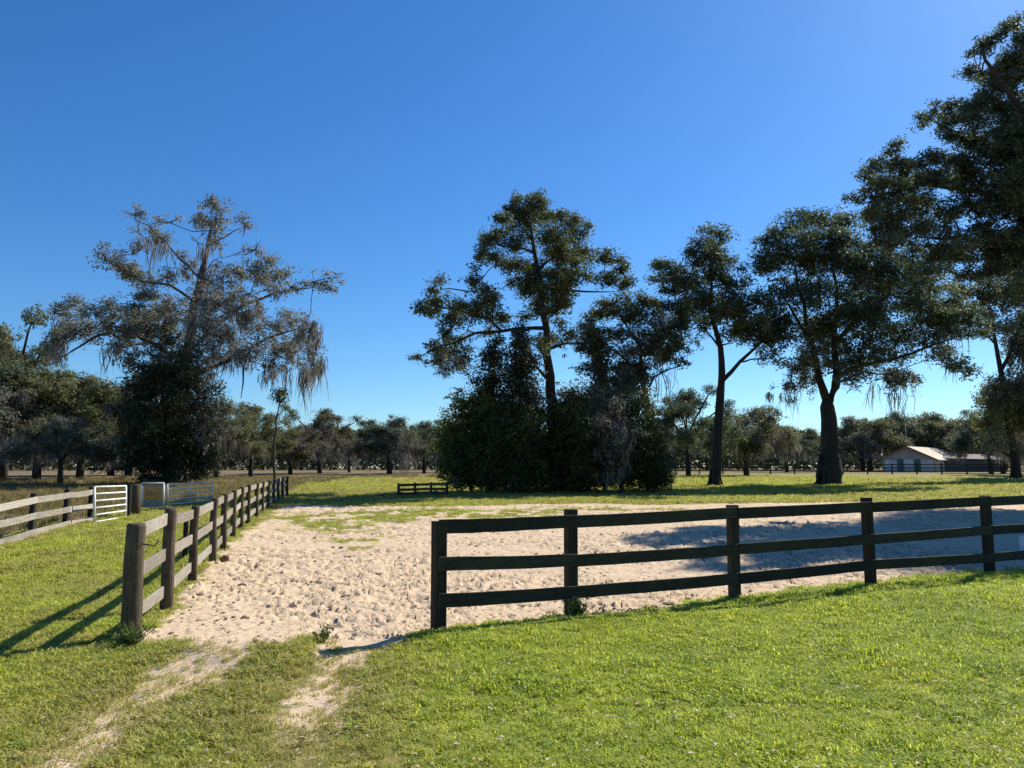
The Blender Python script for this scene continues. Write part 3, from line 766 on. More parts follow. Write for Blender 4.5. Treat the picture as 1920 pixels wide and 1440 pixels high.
# ---- massive oak
photo_tree('oak_tree', 'massive oak with the thickest trunk, in front of the barn', 'oak', 50, (1553, 908),
  [([(950, 1412), (948, 1250), (945, 1080), (935, 960)], .66, .52), ([(930, 980), (895, 880), (870, 750), (830, 600), (790, 420), (760, 260)], .36, .05), ([(945, 990), (985, 850), (970, 640), (985, 430), (950, 200)], .40, .05),
   ([(985, 870), (1180, 797), (1350, 757), (1500, 700), (1600, 660)], .2, .04), ([(975, 700), (1100, 560), (1250, 460), (1350, 480)], .2, .05), ([(885, 830), (800, 800), (740, 860)], .10, .04), ([(860, 700), (760, 540), (680, 420)], .16, .04), ([(990, 900), (1100, 840), (1250, 860)], .1, .04)],
  [(720, 125, 80, 50, 'l', .8), (830, 85, 85, 42, 'l', .8), (930, 85, 85, 42, 'l', .8), (1020, 110, 75, 50), (660, 215, 75, 60, 'l', .9), (780, 195, 90, 60, 'l', .8), (900, 195, 90, 65, 'l', .8), (1010, 215, 90, 70), (600, 285, 50, 45), (700, 325, 90, 70, 'l', .9), (820, 325, 90, 70, 'l', .7),
   (940, 325, 95, 70, 'l', .9), (1060, 335, 95, 80), (1150, 280, 95, 80), (1160, 415, 105, 80), (1280, 445, 105, 80), (1060, 475, 95, 70), (940, 465, 85, 65, 'l', .8), (820, 475, 85, 65, 'l', .9), (700, 455, 85, 65), (1380, 515, 95, 70), (1480, 595, 95, 60, 'l', .9), (1580, 635, 80, 45, 'l', .7), (1200, 555, 105, 75),
   (1080, 595, 105, 75), (960, 615, 95, 75), (850, 635, 85, 65), (1320, 635, 105, 65), (1430, 695, 85, 55, 'g'), (880, 755, 85, 65, 'g'), (1000, 735, 85, 65), (1120, 715, 95, 75), (1220, 785, 85, 60, 'g'), (1520, 755, 60, 50, 'l', .8), (1600, 815, 55, 45, 'l', .7), (1650, 855, 35, 30, 'l', .7), (800, 825, 65, 50, 'g'),
   (740, 890, 60, 45, 'm', .9), (690, 950, 45, 45, 'm', .8), (620, 925, 35, 30, 'm', .7), (765, 990, 45, 30, 'm', .7), (1080, 845, 75, 55, 'g'), (1180, 890, 65, 55, 'm', .7), (1290, 875, 65, 50, 'g'), (1360, 895, 45, 40, 'g', .8), (1170, 990, 20, 30, 'm', .8), (860, 890, 50, 70, 'g'), (1040, 910, 40, 30, 'm', .7), (680, 1030, 20, 30, 'm', .6), (1260, 330, 90, 70), (1370, 390, 95, 65), (1480, 440, 90, 60, 'l', .9), (1570, 510, 80, 55, 'l', .8), (1650, 560, 70, 50, 'l', .7), (1560, 590, 80, 50, 'l', .8), (1680, 640, 60, 40, 'l', .6)],
  Z5, 'oak', 41, 1.05, .6)

# ---- near oak reaching in from the right edge
rx_ = np.random.default_rng(515)
ext = []
for k in range(80):
    px_ = rx_.uniform(1950, 2560); py_ = rx_.uniform(0, 560)
    e = abs(px_ - 2180) / 480
    if py_ < 60 + 260 * e ** 2: continue
    r = rx_.uniform(1.0, 1.9)
    ext.append((at(px_, py_, 28 + rx_.uniform(-2.5, 11)), (r * 1.3, r * 1.1, r * .9), 'l', 1.0))
photo_tree('oak_tree', 'dark oak reaching in from the upper right corner, trunk out of view', 'oak', 28, (2185, 968),
  [([(2905, 3500), (2880, 2600), (2860, 2000), (2820, 1500)], .62, .45), ([(2840, 1750), (2450, 1660), (2100, 1530), (1900, 1560), (1700, 1700), (1480, 1640), (1200, 1640)], .32, .05), ([(2830, 1600), (2500, 1250), (2150, 950), (1900, 750), (1700, 480), (1620, 330)], .30, .05),
   ([(2820, 1500), (2700, 1000), (2450, 500), (2150, 250), (1900, 180)], .30, .05), ([(2350, 1100), (2000, 1150), (1700, 1080), (1450, 920), (1250, 820)], .16, .04), ([(2250, 1590), (1900, 1400), (1600, 1320), (1200, 1270), (950, 1200)], .18, .04), ([(2840, 1600), (3200, 1100), (3500, 700)], .35, .1), ([(2840, 1500), (3000, 900), (2950, 300)], .35, .1)],
  [(1850, 175, 75, 45, 'l', .8), (1780, 230, 50, 40, 'l', .7), (1620, 315, 70, 45, 'l', .8), (1710, 300, 60, 35, 'l', .7), (1575, 370, 35, 32, 'l', .7), (1555, 500, 40, 40, 'l', .8), (1640, 515, 75, 50, 'l', .7), (1760, 465, 90, 50, 'l', .8), (1860, 410, 90, 80), (1700, 615, 100, 50, 'l', .8), (1850, 595, 80, 60, 'l', .8),
   (1215, 815, 50, 50, 'l', .8), (1300, 755, 50, 45, 'l', .7), (1420, 735, 85, 45, 'l', .8), (1540, 755, 85, 55, 'l', .7), (1450, 845, 90, 50, 'l', .7), (1600, 855, 100, 65, 'l', .8), (1740, 755, 90, 80, 'l', .8), (1860, 745, 90, 80), (1400, 945, 55, 40, 'l', .7), (1520, 975, 90, 60, 'l', .8), (1680, 975, 100, 70, 'l', .8), (1830, 935, 95, 80),
   (1030, 1045, 70, 50, 'l', .7), (930, 1150, 75, 50, 'l', .8), (1080, 1130, 85, 50), (1180, 1140, 65, 45, 'l', .8), (1320, 1105, 90, 60), (1450, 1130, 95, 60), (1600, 1120, 105, 70), (1780, 1120, 110, 80), (820, 1230, 50, 40, 'l', .8), (900, 1270, 85, 60), (1030, 1270, 90, 60), (1160, 1260, 95, 70), (1320, 1260, 105, 70), (1500, 1260, 105, 70), (1680, 1280, 105, 70), (1850, 1280, 100, 80),
   (720, 1375, 42, 32, 'l', .8), (850, 1390, 80, 50), (1000, 1400, 95, 60), (880, 1480, 90, 50), (1040, 1490, 100, 60), (1210, 1440, 110, 60), (1390, 1450, 110, 60), (1580, 1450, 110, 60), (1760, 1440, 110, 60), (1900, 1450, 80, 70), (1000, 1600, 90, 60, 'l', .8), (1150, 1610, 100, 60), (1330, 1620, 110, 60), (1500, 1680, 110, 60), (1650, 1650, 110, 60), (1800, 1640, 110, 60), (1920, 1600, 90, 60),
   (1130, 1740, 80, 55, 'l', .9), (1290, 1770, 100, 55), (1450, 1790, 95, 55), (1600, 1800, 80, 45, 'l', .8), (1760, 1790, 90, 45, 'l', .6), (1240, 1880, 80, 45, 'l', .7), (1880, 1740, 80, 45, 'l', .8), (1020, 1690, 80, 60), (1380, 1860, 80, 45, 'l', .7), (1540, 1900, 80, 40, 'l', .6), (1700, 1880, 80, 40, 'l', .6), (950, 1560, 70, 50), (1850, 1840, 80, 50, 'l', .8), (1880, 1680, 90, 60), (1760, 1700, 90, 60), (1900, 1780, 80, 50), (1880, 860, 90, 80), (1890, 1060, 90, 80), (1890, 480, 90, 80), (1750, 560, 80, 60), (1650, 700, 90, 60), (1900, 280, 70, 60), (1720, 1860, 80, 45, 'l', .8)],
  Z6, 'oak', 51, 1.35, .12, depth=.5, extra=ext, Lk=.0042)

# ---- mossy oak at the right edge, further off
photo_tree('oak_tree', 'moss-draped oak at the right edge beyond the massive oak', 'oak', 62, (1905, 896),
  [([(1880, 1400), (1850, 1150), (1810, 870), (1770, 660), (1740, 520)], .38, .06), ([(1800, 850), (1880, 660), (1960, 520)], .2, .05), ([(1770, 700), (1650, 590), (1540, 480)], .12, .04), ([(1830, 1000), (1900, 900), (2000, 850)], .15, .05), ([(1840, 1100), (1780, 1050), (1740, 1060)], .1, .04)],
  [(1570, 430, 70, 50, 'l', .6), (1680, 460, 80, 50, 'l', .75), (1790, 480, 80, 55, 'l', .9), (1890, 460, 80, 60, 'l', 1.0), (1740, 400, 70, 45, 'l', .7), (1860, 390, 80, 50, 'l', .8), (1550, 530, 60, 40, 'l', .6), (1680, 570, 80, 45, 'g', .6), (1800, 610, 80, 60, 'g', .7), (1900, 620, 80, 70, 'g'), (1990, 560, 90, 80), (2050, 700, 100, 90), (1950, 760, 90, 80, 'g'), (1880, 760, 60, 60, 'g', .8),
   (1780, 930, 75, 60, 'g'), (1860, 920, 80, 70, 'g'), (1960, 920, 90, 80, 'g'), (1770, 1030, 70, 50), (1860, 1040, 90, 60), (1960, 1060, 90, 70), (1740, 1110, 70, 50), (1830, 1140, 80, 70, 'g'), (1930, 1180, 90, 80, 'm'), (1850, 1230, 70, 60, 'm', .8), (1770, 1190, 55, 60, 'g', .8), (1900, 1300, 80, 50, 'm', .7), (2050, 1000, 100, 90)],
  Z5, 'oak_olive', 61, .95, 1.0)

# ---- dark spires and shrubs of the thicket
photo_tree('cedar_tree', 'narrow dark spire left of the tall oak trunk, the shorter one', 'cedar', 39.5, (920, 918), [([(920, 918), (922, 800), (928, 650)], .16, .03)],
  [(930, 650, 14, 20), (928, 685, 24, 26), (922, 725, 34, 32), (916, 765, 40, 32), (912, 815, 44, 40), (905, 865, 44, 36), (940, 790, 30, 40)], leaf='cedar', seed=71, dens=1.05, moss=.4, depth=.9)
photo_tree('cedar_tree', 'narrow dark spire touching the tall oak trunk, the taller one', 'cedar', 38.8, (975, 918), [([(975, 918), (977, 800), (975, 625)], .18, .03)],
  [(972, 625, 16, 22), (978, 665, 24, 28), (982, 705, 32, 32), (975, 750, 40, 36), (978, 800, 48, 40), (978, 860, 48, 40), (1000, 760, 24, 34, 'g')], leaf='cedar', seed=72, dens=1.05, moss=.6, depth=.9)
def shrub(label, Y, basepx, blobs, leaf='shrub', seed=1, dens=1.05, moss=.3, name='shrub'):
    bx, by = basepx
    sk = [([(bx, by), (bx - 4, by - 40), (bx - 10, by - 75)], .09, .03), ([(bx, by), (bx + 12, by - 45), (bx + 26, by - 80)], .07, .02), ([(bx, by), (bx - 16, by - 35), (bx - 36, by - 60)], .06, .02)]
    return photo_tree(name, label, 'shrub', Y, basepx, sk, blobs, leaf=leaf, seed=seed, dens=dens, moss=moss, depth=.9, crown='foliage', stem='stems', flare=0, group='shrubs of the dark thicket', Lk=.004)
shrub('olive sunlit shrub at the left end of the dark thicket', 39.5, (885, 918), [(872, 775, 32, 28), (905, 765, 36, 28), (850, 815, 26, 35), (890, 815, 45, 38), (850, 865, 26, 36), (890, 865, 45, 36), (865, 902, 34, 20), (910, 900, 34, 22), (842, 840, 16, 40, 'l', .8), (935, 800, 34, 40)], seed=81, leaf='shrub_lit', dens=.95)
shrub('dark rounded shrub under the cedar spires in the thicket', 38, (960, 920), [(945, 815, 42, 36), (985, 820, 40, 38), (935, 865, 40, 34), (985, 870, 46, 36), (950, 903, 46, 20), (1000, 903, 36, 20), (960, 780, 30, 26)], seed=82)
shrub('deeply shaded shrub at the foot of the tall oak', 39, (1055, 920), [(1050, 800, 36, 44), (1085, 820, 34, 40), (1040, 860, 42, 36), (1085, 870, 42, 34), (1050, 902, 46, 20), (1100, 902, 36, 20), (1065, 760, 26, 24)], seed=83)
shrub('tangled mossy shrub between the two oaks of the thicket', 40, (1135, 920), [(1130, 790, 42, 40, 'g'), (1165, 800, 36, 40), (1115, 840, 36, 36), (1160, 850, 42, 38), (1125, 890, 42, 26), (1170, 895, 36, 22), (1180, 760, 24, 30, 'g'), (1145, 745, 24, 20, 'g', .7)], seed=84, moss=1.2, leaf='shrub_lit', dens=.8)
shrub('low dark shrub at the right end of the thicket', 39, (1215, 921), [(1205, 815, 32, 48), (1225, 865, 26, 34), (1195, 870, 34, 34), (1215, 903, 36, 18), (1240, 895, 14, 22, 'l', .7), (1195, 770, 22, 30, 'l', .8)], seed=85)
shrub('pale dry bush behind the tall oak trunk', 45, (1090, 914), [(1075, 735, 26, 22, 'l', .4), (1100, 730, 30, 24, 'l', .4), (1085, 770, 34, 30, 'l', .7), (1110, 780, 26, 30, 'l', .7), (1095, 840, 34, 40, 'l', .7)], leaf='shrub_dry', seed=86, dens=.9, moss=.2)

shrub('greyish bare-twigged bush in the right half of the thicket', 37.8, (1165, 921), [(1150, 775, 26, 34, 'g', .45), (1180, 800, 26, 34, 'g', .5), (1120, 815, 28, 30, 'g', .45), (1160, 850, 34, 30, 'g', .5), (1130, 870, 30, 26, 'l', .4)], leaf='shrub_dry', seed=87, dens=.55, moss=1.5)
# ------------------------------------------------------------------ generic oaks for the tree lines
def proto_oak(seed, H=11.0, W=7.0, leafL=.27, moss=1.0, dens=1.0, trunks=1):
    rng = np.random.default_rng(seed)
    skel = []; blobs = []
    for q in range(trunks):
        bx = (q - (trunks - 1) / 2) * 1.6
        f = H * rng.uniform(.22, .32)
        lean = rng.uniform(-.3, .3)
        skel.append(([(bx, 0, -.3), (bx + lean * .4, 0, f * .5), (bx + lean, 0, f)], .42, .3))
        for k in range(5):
            a = k * 1.2566 + rng.uniform(-.4, .4)
            out = W * rng.uniform(.5, .85) / (1.25 if trunks > 1 else 1); up = H * rng.uniform(.3, .62)
            skel.append(([(bx + lean, 0, f), (bx + lean + math.cos(a) * out * .35, math.sin(a) * out * .35, f + up * .55), (bx + math.cos(a) * out * .75, math.sin(a) * out * .75, f + up * .85), (bx + math.cos(a) * out, math.sin(a) * out, f + up)], .2, .05))
    for pts_, a_, b_ in skel:
        if a_ < .3: blobs.append((pts_[-1], (1.3, 1.3, .9), 'l', 1.0))
    nb = 38
    for k in range(nb):
        a = rng.uniform(0, 2 * math.pi); rr = W * math.sqrt(rng.uniform(0, 1)) * .92
        e = rr / W
        z = H * (.33 + .56 * math.sqrt(max(0, 1 - e * e)) * rng.uniform(.25, 1.0)) - .1 * H * e
        s = rng.uniform(.75, 1.35)
        blobs.append(((math.cos(a) * rr, math.sin(a) * rr, z), (1.5 * s, 1.45 * s, 1.05 * s), 'g' if rng.random() < .45 * moss else 'l', rng.uniform(.7, 1.1)))
    for k in range(int(11 * moss)):
        a = rng.uniform(0, 2 * math.pi); rr = W * rng.uniform(.6, 1.0)
        blobs.append(((math.cos(a) * rr, math.sin(a) * rr, H * rng.uniform(.30, .45)), (.9, .9, .6), 'm', .8))
    return grow(blobs, skel, leafL, rng, dens * .8, .9 * moss, .03, mossL=1.3, split_x=.3 if trunks > 1 else None)
PROTO = []
for i, (sd2, H, W, ms_, tr) in enumerate([(201, 11, 7, 1.0, 1), (202, 10, 6.2, 1.3, 2), (203, 12, 7.5, .6, 1), (204, 9.5, 6.5, 1.2, 1), (205, 13, 6.2, .8, 1)]):
    lv, ms, wood = proto_oak(sd2, H, W, moss=ms_, trunks=tr)
    PROTO.append((H, {lf: mesh_np('far_oak_leaves_%d' % i, lv[0], None, lv[1], M[lf]) for lf in ('oak', 'oak_olive', 'oak_brown')},
                  mesh_np('far_oak_moss_%d' % i, ms[0], ms[1], ms[2], M['moss']), wood.mesh('far_oak_wood_%d' % i, M['bark'], True), wood.second.mesh('far_oak_wood_b%d' % i, M['bark'], True) if tr > 1 else None))
rngb = np.random.default_rng(99)
def far_oak(px, top, Y, label, group, leaf='oak', k=None, wide=1.0):
    k = int(rngb.integers(0, 5)) if k is None else k
    H, lm, mm, wm, wm2 = PROTO[k]
    X = at(px, 880, Y)[0]; z = gh(X, Y)
    h = at(px, top, Y)[2] - z
    s = h / (H * .97)
    r = thing('oak_tree', label, 'oak', (X, Y, z), group)
    r.rotation_euler = (0, 0, rngb.uniform(0, 6.28)); r.scale = (s * wide, s * wide, s)
    link('trunk', wm, r); link('crown', lm[leaf], r)
    if wm2: link('trunk', wm2, r)
    tag(link('hanging_moss', mm, r), kind='stuff')
    return r
gl, gm, gr_ = 'oaks of the left tree line', 'oaks of the middle tree line', 'oaks of the right tree line'
for a in [
  (5, 590, 66, 'tall sunlit oak cut by the left edge of the photo', gl, 'oak_olive', 4, .8),
  (70, 690, 62, 'olive oak left of the big mossy oak, first from the left edge', gl, 'oak_olive', 0, 1.0),
  (150, 690, 64, 'brownish olive oak directly left of the big mossy oak', gl, 'oak_olive', 2, 1.0),
  (-60, 660, 60, 'oak mostly cut off by the left edge of the photo', gl, 'oak', 1, 1.0),
  (115, 765, 52, 'low moss-curtained oak above the white gate, nearest of the left row', gl, 'oak', 3, .9),
  (225, 720, 80, 'grey oak behind the left flank of the blackish evergreen', gl, 'oak', 1, 1.0),
  (405, 745, 66, 'olive oak right of the blackish evergreen', gl, 'oak_olive', 0, .9),
  (470, 750, 72, 'olive oak left of the slender bare-stemmed tree', gl, 'oak_olive', 2, .9),
  (545, 790, 85, 'small brown-green oak beside the slender bare-stemmed tree', gm, 'oak_brown', 3, 1.0),
  (600, 765, 95, 'tawny brown oak right of the slender bare-stemmed tree', gm, 'oak_brown', 0, 1.0),
  (655, 800, 105, 'dim green oak between the tawny oak and the twin-trunk oak', gm, 'oak', 4, 1.0),
  (730, 780, 88, 'twin-trunk oak standing in the middle field', gm, 'oak', 1, 1.05),
  (795, 785, 95, 'oak just left of the dark thicket', gm, 'oak', 2, 1.0),
  (845, 790, 110, 'oak half hidden by the left end of the thicket', gm, 'oak', 0, 1.0),
  (1290, 722, 72, 'rounded dark oak between the thicket and the slim forked oak', gr_, 'oak', 2, .85),
  (1400, 745, 78, 'pale mossy oak between the slim forked oak and the massive oak', gr_, 'oak_olive', 3, .9),
  (1475, 798, 110, 'low dark oak just left of the massive trunk', gr_, 'oak', 0, 1.1),
  (1535, 800, 120, 'low dark oak behind the massive trunk', gr_, 'oak', 4, 1.2),
  (1625, 778, 122, 'oak right of the massive trunk, left of the barn', gr_, 'oak_olive', 1, 1.1),
  (1690, 772, 128, 'oak rising behind the barn gable', gr_, 'oak', 0, 1.1),
  (1755, 768, 126, 'tallest oak behind the barn roof', gr_, 'oak_olive', 2, 1.1),
  (1820, 776, 128, 'oak behind the right half of the barn', gr_, 'oak', 3, 1.1),
  (1870, 770, 95, 'dark oak beside the right end of the barn', gr_, 'oak', 1, 1.0),
  (1965, 700, 80, 'oak at the right edge, mostly out of view', gr_, 'oak', 0, 1.0)]:
    far_oak(*a)

# far wood: closes the horizon, reads as one mass
rw = np.random.default_rng(300)
n = 46000
a = np.radians(rw.uniform(-48, 48, n)); R = rw.uniform(165, 240, n)
x = R * np.sin(a); y = R * np.cos(a)
top = 4.5 + 6.5 * fbm(np.degrees(a) * .45 + 50, R * .03, 55, 3)
z = 1.1 + top * rw.uniform(0, 1, n) ** .7
C = np.stack([x, y, z], 1); nn = rw.normal(size=(n, 3)) + np.array([0, -.2, .6]); nn /= np.linalg.norm(nn, axis=1, keepdims=True)
lv = leaves_arrays(C, nn, rw.uniform(1.0, 2.0, n), rw.uniform(.7, 1.3, n), rw)
tag(link('far_wood', mesh_np('far_wood', lv[0], None, lv[1], M['far'])), 'far-off dark belt of woodland closing the horizon', 'woodland', kind='stuff')

# slender tree with a small dark head
photo_tree('slender_tree', 'slender bare-stemmed tree with a small dark head beyond the left fence', 'tree', 58, (516, 872),
  [([(516, 872), (514, 830), (517, 790), (524, 752)], .10, .05)], [(526, 742, 15, 9), (520, 752, 12, 9, 'g'), (531, 755, 9, 14, 'm', .8)], leaf='oak', seed=78, dens=1.2, moss=.6, bark='bark_grey', fill=0)

# ------------------------------------------------------------------ dark board fence on the right
rf = random.Random(3)
fr = thing('board_fence', 'dark weathered three-rail board fence beside the bright lawn', 'fence', tuple(gp(822, 1185)))
fo = np.array(fr.location)
posts_px = [(822, 1185, 977), (1071, 1152, 955), (1378, 1123, 947), (1633, 1098, 933), (1856, 1076, 929), (2075, 1056, 918), (2290, 1040, 908)]
PB = []
for x, yb, yt in posts_px:
    b = gp(x, yb); b2 = np.array([b[0], b[1], gh(b[0], b[1])])
    t = at(x, yt, b[1]); PB.append((b2, t[2]))
for i, (b, zt) in enumerate(PB):
    m = MB(); d = PB[min(i + 1, len(PB) - 1)][0] - PB[max(i - 1, 0)][0]; d[2] = 0; d /= np.linalg.norm(d)
    tx = .012 * (rf.random() - .5)
    m.beam(b + (0, 0, -.25), (b[0] + tx, b[1], zt), .125, .13, 3, up=d, jit=.003, rng=rf)
    link('post', m.mesh('right_post', M['dark_post'], False, fo), fr)
rails_px = [[(835, 988.5), (1073, 977.5), (1378, 962), (1633, 951), (1856, 940), (2075, 928), (2290, 917)],
            [(835, 1058), (1073, 1051), (1378, 1030), (1633, 1010), (1856, 994), (2075, 980), (2290, 968)],
            [(828, 1127), (1073, 1110), (1378, 1085), (1633, 1059), (1856, 1045), (2075, 1026), (2290, 1010)]]
for ri, row in enumerate(rails_px):
    for k in range(len(row) - 1):
        P = []
        for q in (0, 1):
            b = PB[k + q][0]; nrm = np.array([-.0, -1.0, 0]);
            d = PB[k + 1][0] - PB[k][0]; d[2] = 0; d /= np.linalg.norm(d); nrm = np.array([d[1], -d[0], 0])
            Yq = (b + nrm * .085)[1]
            pt = at(row[k + q][0], row[k + q][1], Yq)
            P.append(np.array([b[0] + nrm[0] * .085, Yq, pt[2]]))
        d = P[1] - P[0]; d /= np.linalg.norm(d)
        a = P[0] + d * (.006 if k else -.055); b = P[1] - d * .006
        a[2] += rf.uniform(-.008, .008); b[2] += rf.uniform(-.008, .008)
        m = MB(); m.beam(a, b, .028, .137 if ri else .142, 10, jit=.0025, sag=rf.uniform(0, .007), rng=rf)
        link('rail', m.mesh('right_rail', M['dark_board'], False, fo), fr)

# ------------------------------------------------------------------ round-post fence on the left
fl = thing('post_and_rail_fence', 'grey round-post rail fence running away along the left of the sand', 'fence', tuple(gp(243, 1195)))
fo = np.array(fl.location)
lp = [(244, 1197, 981, .090), (311, 1144, 953, .070), (360, 1091, 948, .060), (398, 1053, 934, .060), (418, 1030, 926, .060), (436, 1008, 919, .060), (451, 992, 913, .060), (464, 984, 909, .060),
      (480, 970, 906, .060), (491, 962, 903, .060), (502, 953, 901, .060), (512, 946, 899, .060), (521, 941, 897, .060), (529, 936, 895, .060), (537, 930, 893, .08)]
LB = []
for x, yb, yt, r in lp:
    b = gp(x, yb); z0 = gh(b[0], b[1]); LB.append((np.array([b[0], b[1], z0]), at(x, yt, b[1])[2], r))
for i, (b, zt, r) in enumerate(LB):
    m = MB(); H = zt - b[2]
    pts = [b + (0, 0, -.25), b + (.004, 0, H * .3), b + (-.006 + rf.uniform(-.01, .01), 0, H * .65), b + (.006, 0, H * .97), b + (.006, 0, H)]
    m.tube(pts, [r * 1.08, r * 1.03, r, r * .98, r * .86], 12)
    p = link('post', m.mesh('left_post', M['grey_post'], True, fo), fl)
    if i == 0:
        h = MB(); c = b + (r * .9, -.03, H * .82)
        h.tube([c, c + (.06, -.01, -.005), c + (.13, -.01, -.02), c + (.15, -.01, .015), c + (.17, -.01, .03)], [.007] * 5, 6)
        link('gate_hook', h.mesh('gate_hook', M['dark_metal'], True, fo), p)
dirn = LB[-1][0] - LB[0][0]; dirn[2] = 0; dirn /= np.linalg.norm(dirn); nl = np.array([-dirn[1], dirn[0], 0])
for hfrac in (.90, .56, .20):
    for k in range(len(LB) - 1):
        (a, za, ra), (b, zb, rb) = LB[k], LB[k + 1]
        A = a + nl * (ra * .42); B_ = b + nl * (rb * .42)
        ja, jb = rf.uniform(-.015, .015), rf.uniform(-.015, .015)
        A[2] = a[2] + (za - a[2]) * hfrac + ja; B_[2] = b[2] + (zb - b[2]) * hfrac + jb
        d = B_ - A; d /= np.linalg.norm(d)
        m = MB(); m.beam(A + d * .004, B_ - d * .004, .03, .135, 6, jit=.004, sag=rf.uniform(0, .02), rng=rf)
        link('rail', m.mesh('left_rail', M['grey_board'], False, fo), fl)

# extra slim post beside the third round post
b = gp(346, 1048); zt = at(347, 966, b[1])[2]
m = MB(); m.beam(b + (0, 0, -.2), (b[0], b[1], zt), .07, .07, 2, up=(1, 0, 0))
tag(link('slim_post', m.mesh('slim_post', M['dark_post'], False, b), None, tuple(b)), 'slim dark square post behind the third round post of the left fence', 'post')

# ------------------------------------------------------------------ pale board fence, gates at far left
fa = thing('board_fence', 'pale weathered three-board fence between the lane and brown pasture, far left', 'fence', tuple(gp(58, 1004)))
fo = np.array(fa.location)
ap = [(-150, 1078, 968), (-40, 1035, 945), (58, 1004, 925), (122, 987, 918), (168, 977, 913)]
AB = []
for x, yb, yt in ap:
    b = gp(x, yb); AB.append((np.array([b[0], b[1], gh(b[0], b[1])]), at(x, yt, b[1])[2]))
for b, zt in AB:
    m = MB(); m.beam(b + (0, 0, -.2), (b[0] + .01, b[1], zt), .12, .12, 2, up=(1, 0, 0), jit=.003, rng=rf)
    link('post', m.mesh('pale_post', M['dark_post'], False, fo), fa)
rows = [[(-150, 986), (-40, 957), (58, 937), (122, 928), (168, 922)], [(-150, 1026), (-40, 988), (58, 967), (122, 955), (168, 948)], [(-150, 1066), (-40, 1026), (58, 998), (122, 982), (168, 972)]]
for row in rows:
    for k in range(len(row) - 1):
        P = []
        d = AB[k + 1][0] - AB[k][0]; d[2] = 0; d /= np.linalg.norm(d); nr2 = np.array([d[1], -d[0], 0]) * .08
        for q in (0, 1):
            b = AB[k + q][0] + nr2
            P.append(np.array([b[0], b[1], at(row[k + q][0], row[k + q][1], AB[k + q][0][1])[2]]))
        d = P[1] - P[0]; d /= np.linalg.norm(d)
        m = MB(); m.beam(P[0] + d * .004, P[1] - d * .004, .03, .15, 6, jit=.005, sag=rf.uniform(0, .02), rng=rf)
        link('rail', m.mesh('pale_rail', M['pale_board'], False, fo), fa)

def pipe_gate(label, x0, b0, t0, x1, b1, t1, Y0, Y1, nbar, nup=2, r=.026):
    A0, A1 = at(x0, b0, Y0), at(x0, t0, Y0); B0, B1 = at(x1, b1, Y1), at(x1, t1, Y1)
    root = thing('pipe_gate', label, 'gate', tuple((A0 + B0) / 2)); o = np.array(root.location)
    for q0, q1 in ((A0, A1), (B0, B1)):
        fm_ = MB(); fm_.tube([q0, q1], [r * 1.2] * 2, 8)
        link('end_pipe', fm_.mesh('gate_end', M['white_pipe'], True, o), root)
    for k in range(nbar):
        t = k / (nbar - 1)
        m = MB(); m.tube([A0 * (1 - t) + A1 * t, B0 * (1 - t) + B1 * t], [r, r], 8)
        link('bar', m.mesh('gate_bar', M['white_pipe'], True, o), root)
    for k in range(nup):
        t = (k + 1) / (nup + 1)
        m = MB(); dz = np.array([0, -.03, 0]); m.tube([A0 * (1 - t) + B0 * t + dz, A1 * (1 - t) + B1 * t + dz], [r * .7] * 2, 6)
        link('upright', m.mesh('gate_upright', M['white_pipe'], True, o), root)
    return root
ga = gp(176, 983)[1]; gb = gp(236, 970)[1]
pipe_gate('white six-bar pipe gate at the end of the pale board fence', 177, 979, 913, 236, 969, 911, ga, gb, 6, 0)
pipe_gate('white pipe gate behind the round-post fence, below the blackish evergreen', 314, 946, 908, 399, 938, 905, gp(314, 950)[1], gp(399, 942)[1], 5, 1)
# gate posts
def lone_post(label, px, pb, ptp, w, mat, rnd=True):
    b = gp(px, pb); b[2] = gh(b[0], b[1]); zt = at(px, ptp, b[1])[2]
    m = MB()
    if rnd: m.tube([b + (0, 0, -.2), b + (0, 0, (zt - b[2]) * .5), (b[0], b[1], zt - .03), (b[0], b[1], zt)], [w * .52, w * .5, w * .49, w * .42], 12)
    else: m.beam(b + (0, 0, -.2), (b[0], b[1], zt), w, w, 2, up=(1, 0, 0))
    tag(link('gate_post', m.mesh('gate_post', M[mat], rnd, b), None, tuple(b)), label, 'post')
lone_post('thick weathered gate post between the white gate and dark mesh gate', 252, 966, 908, .34, 'grey_post')
lone_post('dark slim gate post touching the thick weathered gate post', 240, 969, 909, .12, 'dark_post', False)
# narrow mesh gate
Yg = gp(286, 952)[1]
root = thing('mesh_gate', 'narrow pale-framed gate with dark mesh panel left of the second round post', 'gate', tuple(at(286, 951, Yg))); o = np.array(root.location)
c = [at(267, 951, Yg), at(307, 951, Yg), at(307, 906, Yg), at(267, 906, Yg)]
m = MB()
for k in range(4): m.tube([c[k], c[(k + 1) % 4]], [.028] * 2, 8)
link('frame', m.mesh('mesh_gate_frame', M['white_pipe'], True, o), root)
m = MB(); m.beam((c[0] + c[1]) / 2 + (0, .02, .04), (c[0] + c[1]) / 2 + (0, .02, .26), .72, .012, 1, up=(0, 1, 0)); link('kick_board', m.mesh('kick_board', M['grey_board'], False, o), root)
for k in range(11):
    t = (k + .5) / 11
    m = MB(); m.tube([c[0] * (1 - t) + c[1] * t + (0, 0, .27), c[3] * (1 - t) + c[2] * t], [.013] * 2, 5); link('wire', m.mesh('mesh_wire', M['dark_metal'], True, o), root)
for k in range(9):
    t = .28 + .72 * (k + .5) / 9
    m = MB(); m.tube([c[0] * (1 - t) + c[3] * t + (0, .014, 0), c[1] * (1 - t) + c[2] * t + (0, .014, 0)], [.013] * 2, 5); link('wire', m.mesh('mesh_wire', M['dark_metal'], True, o), root)

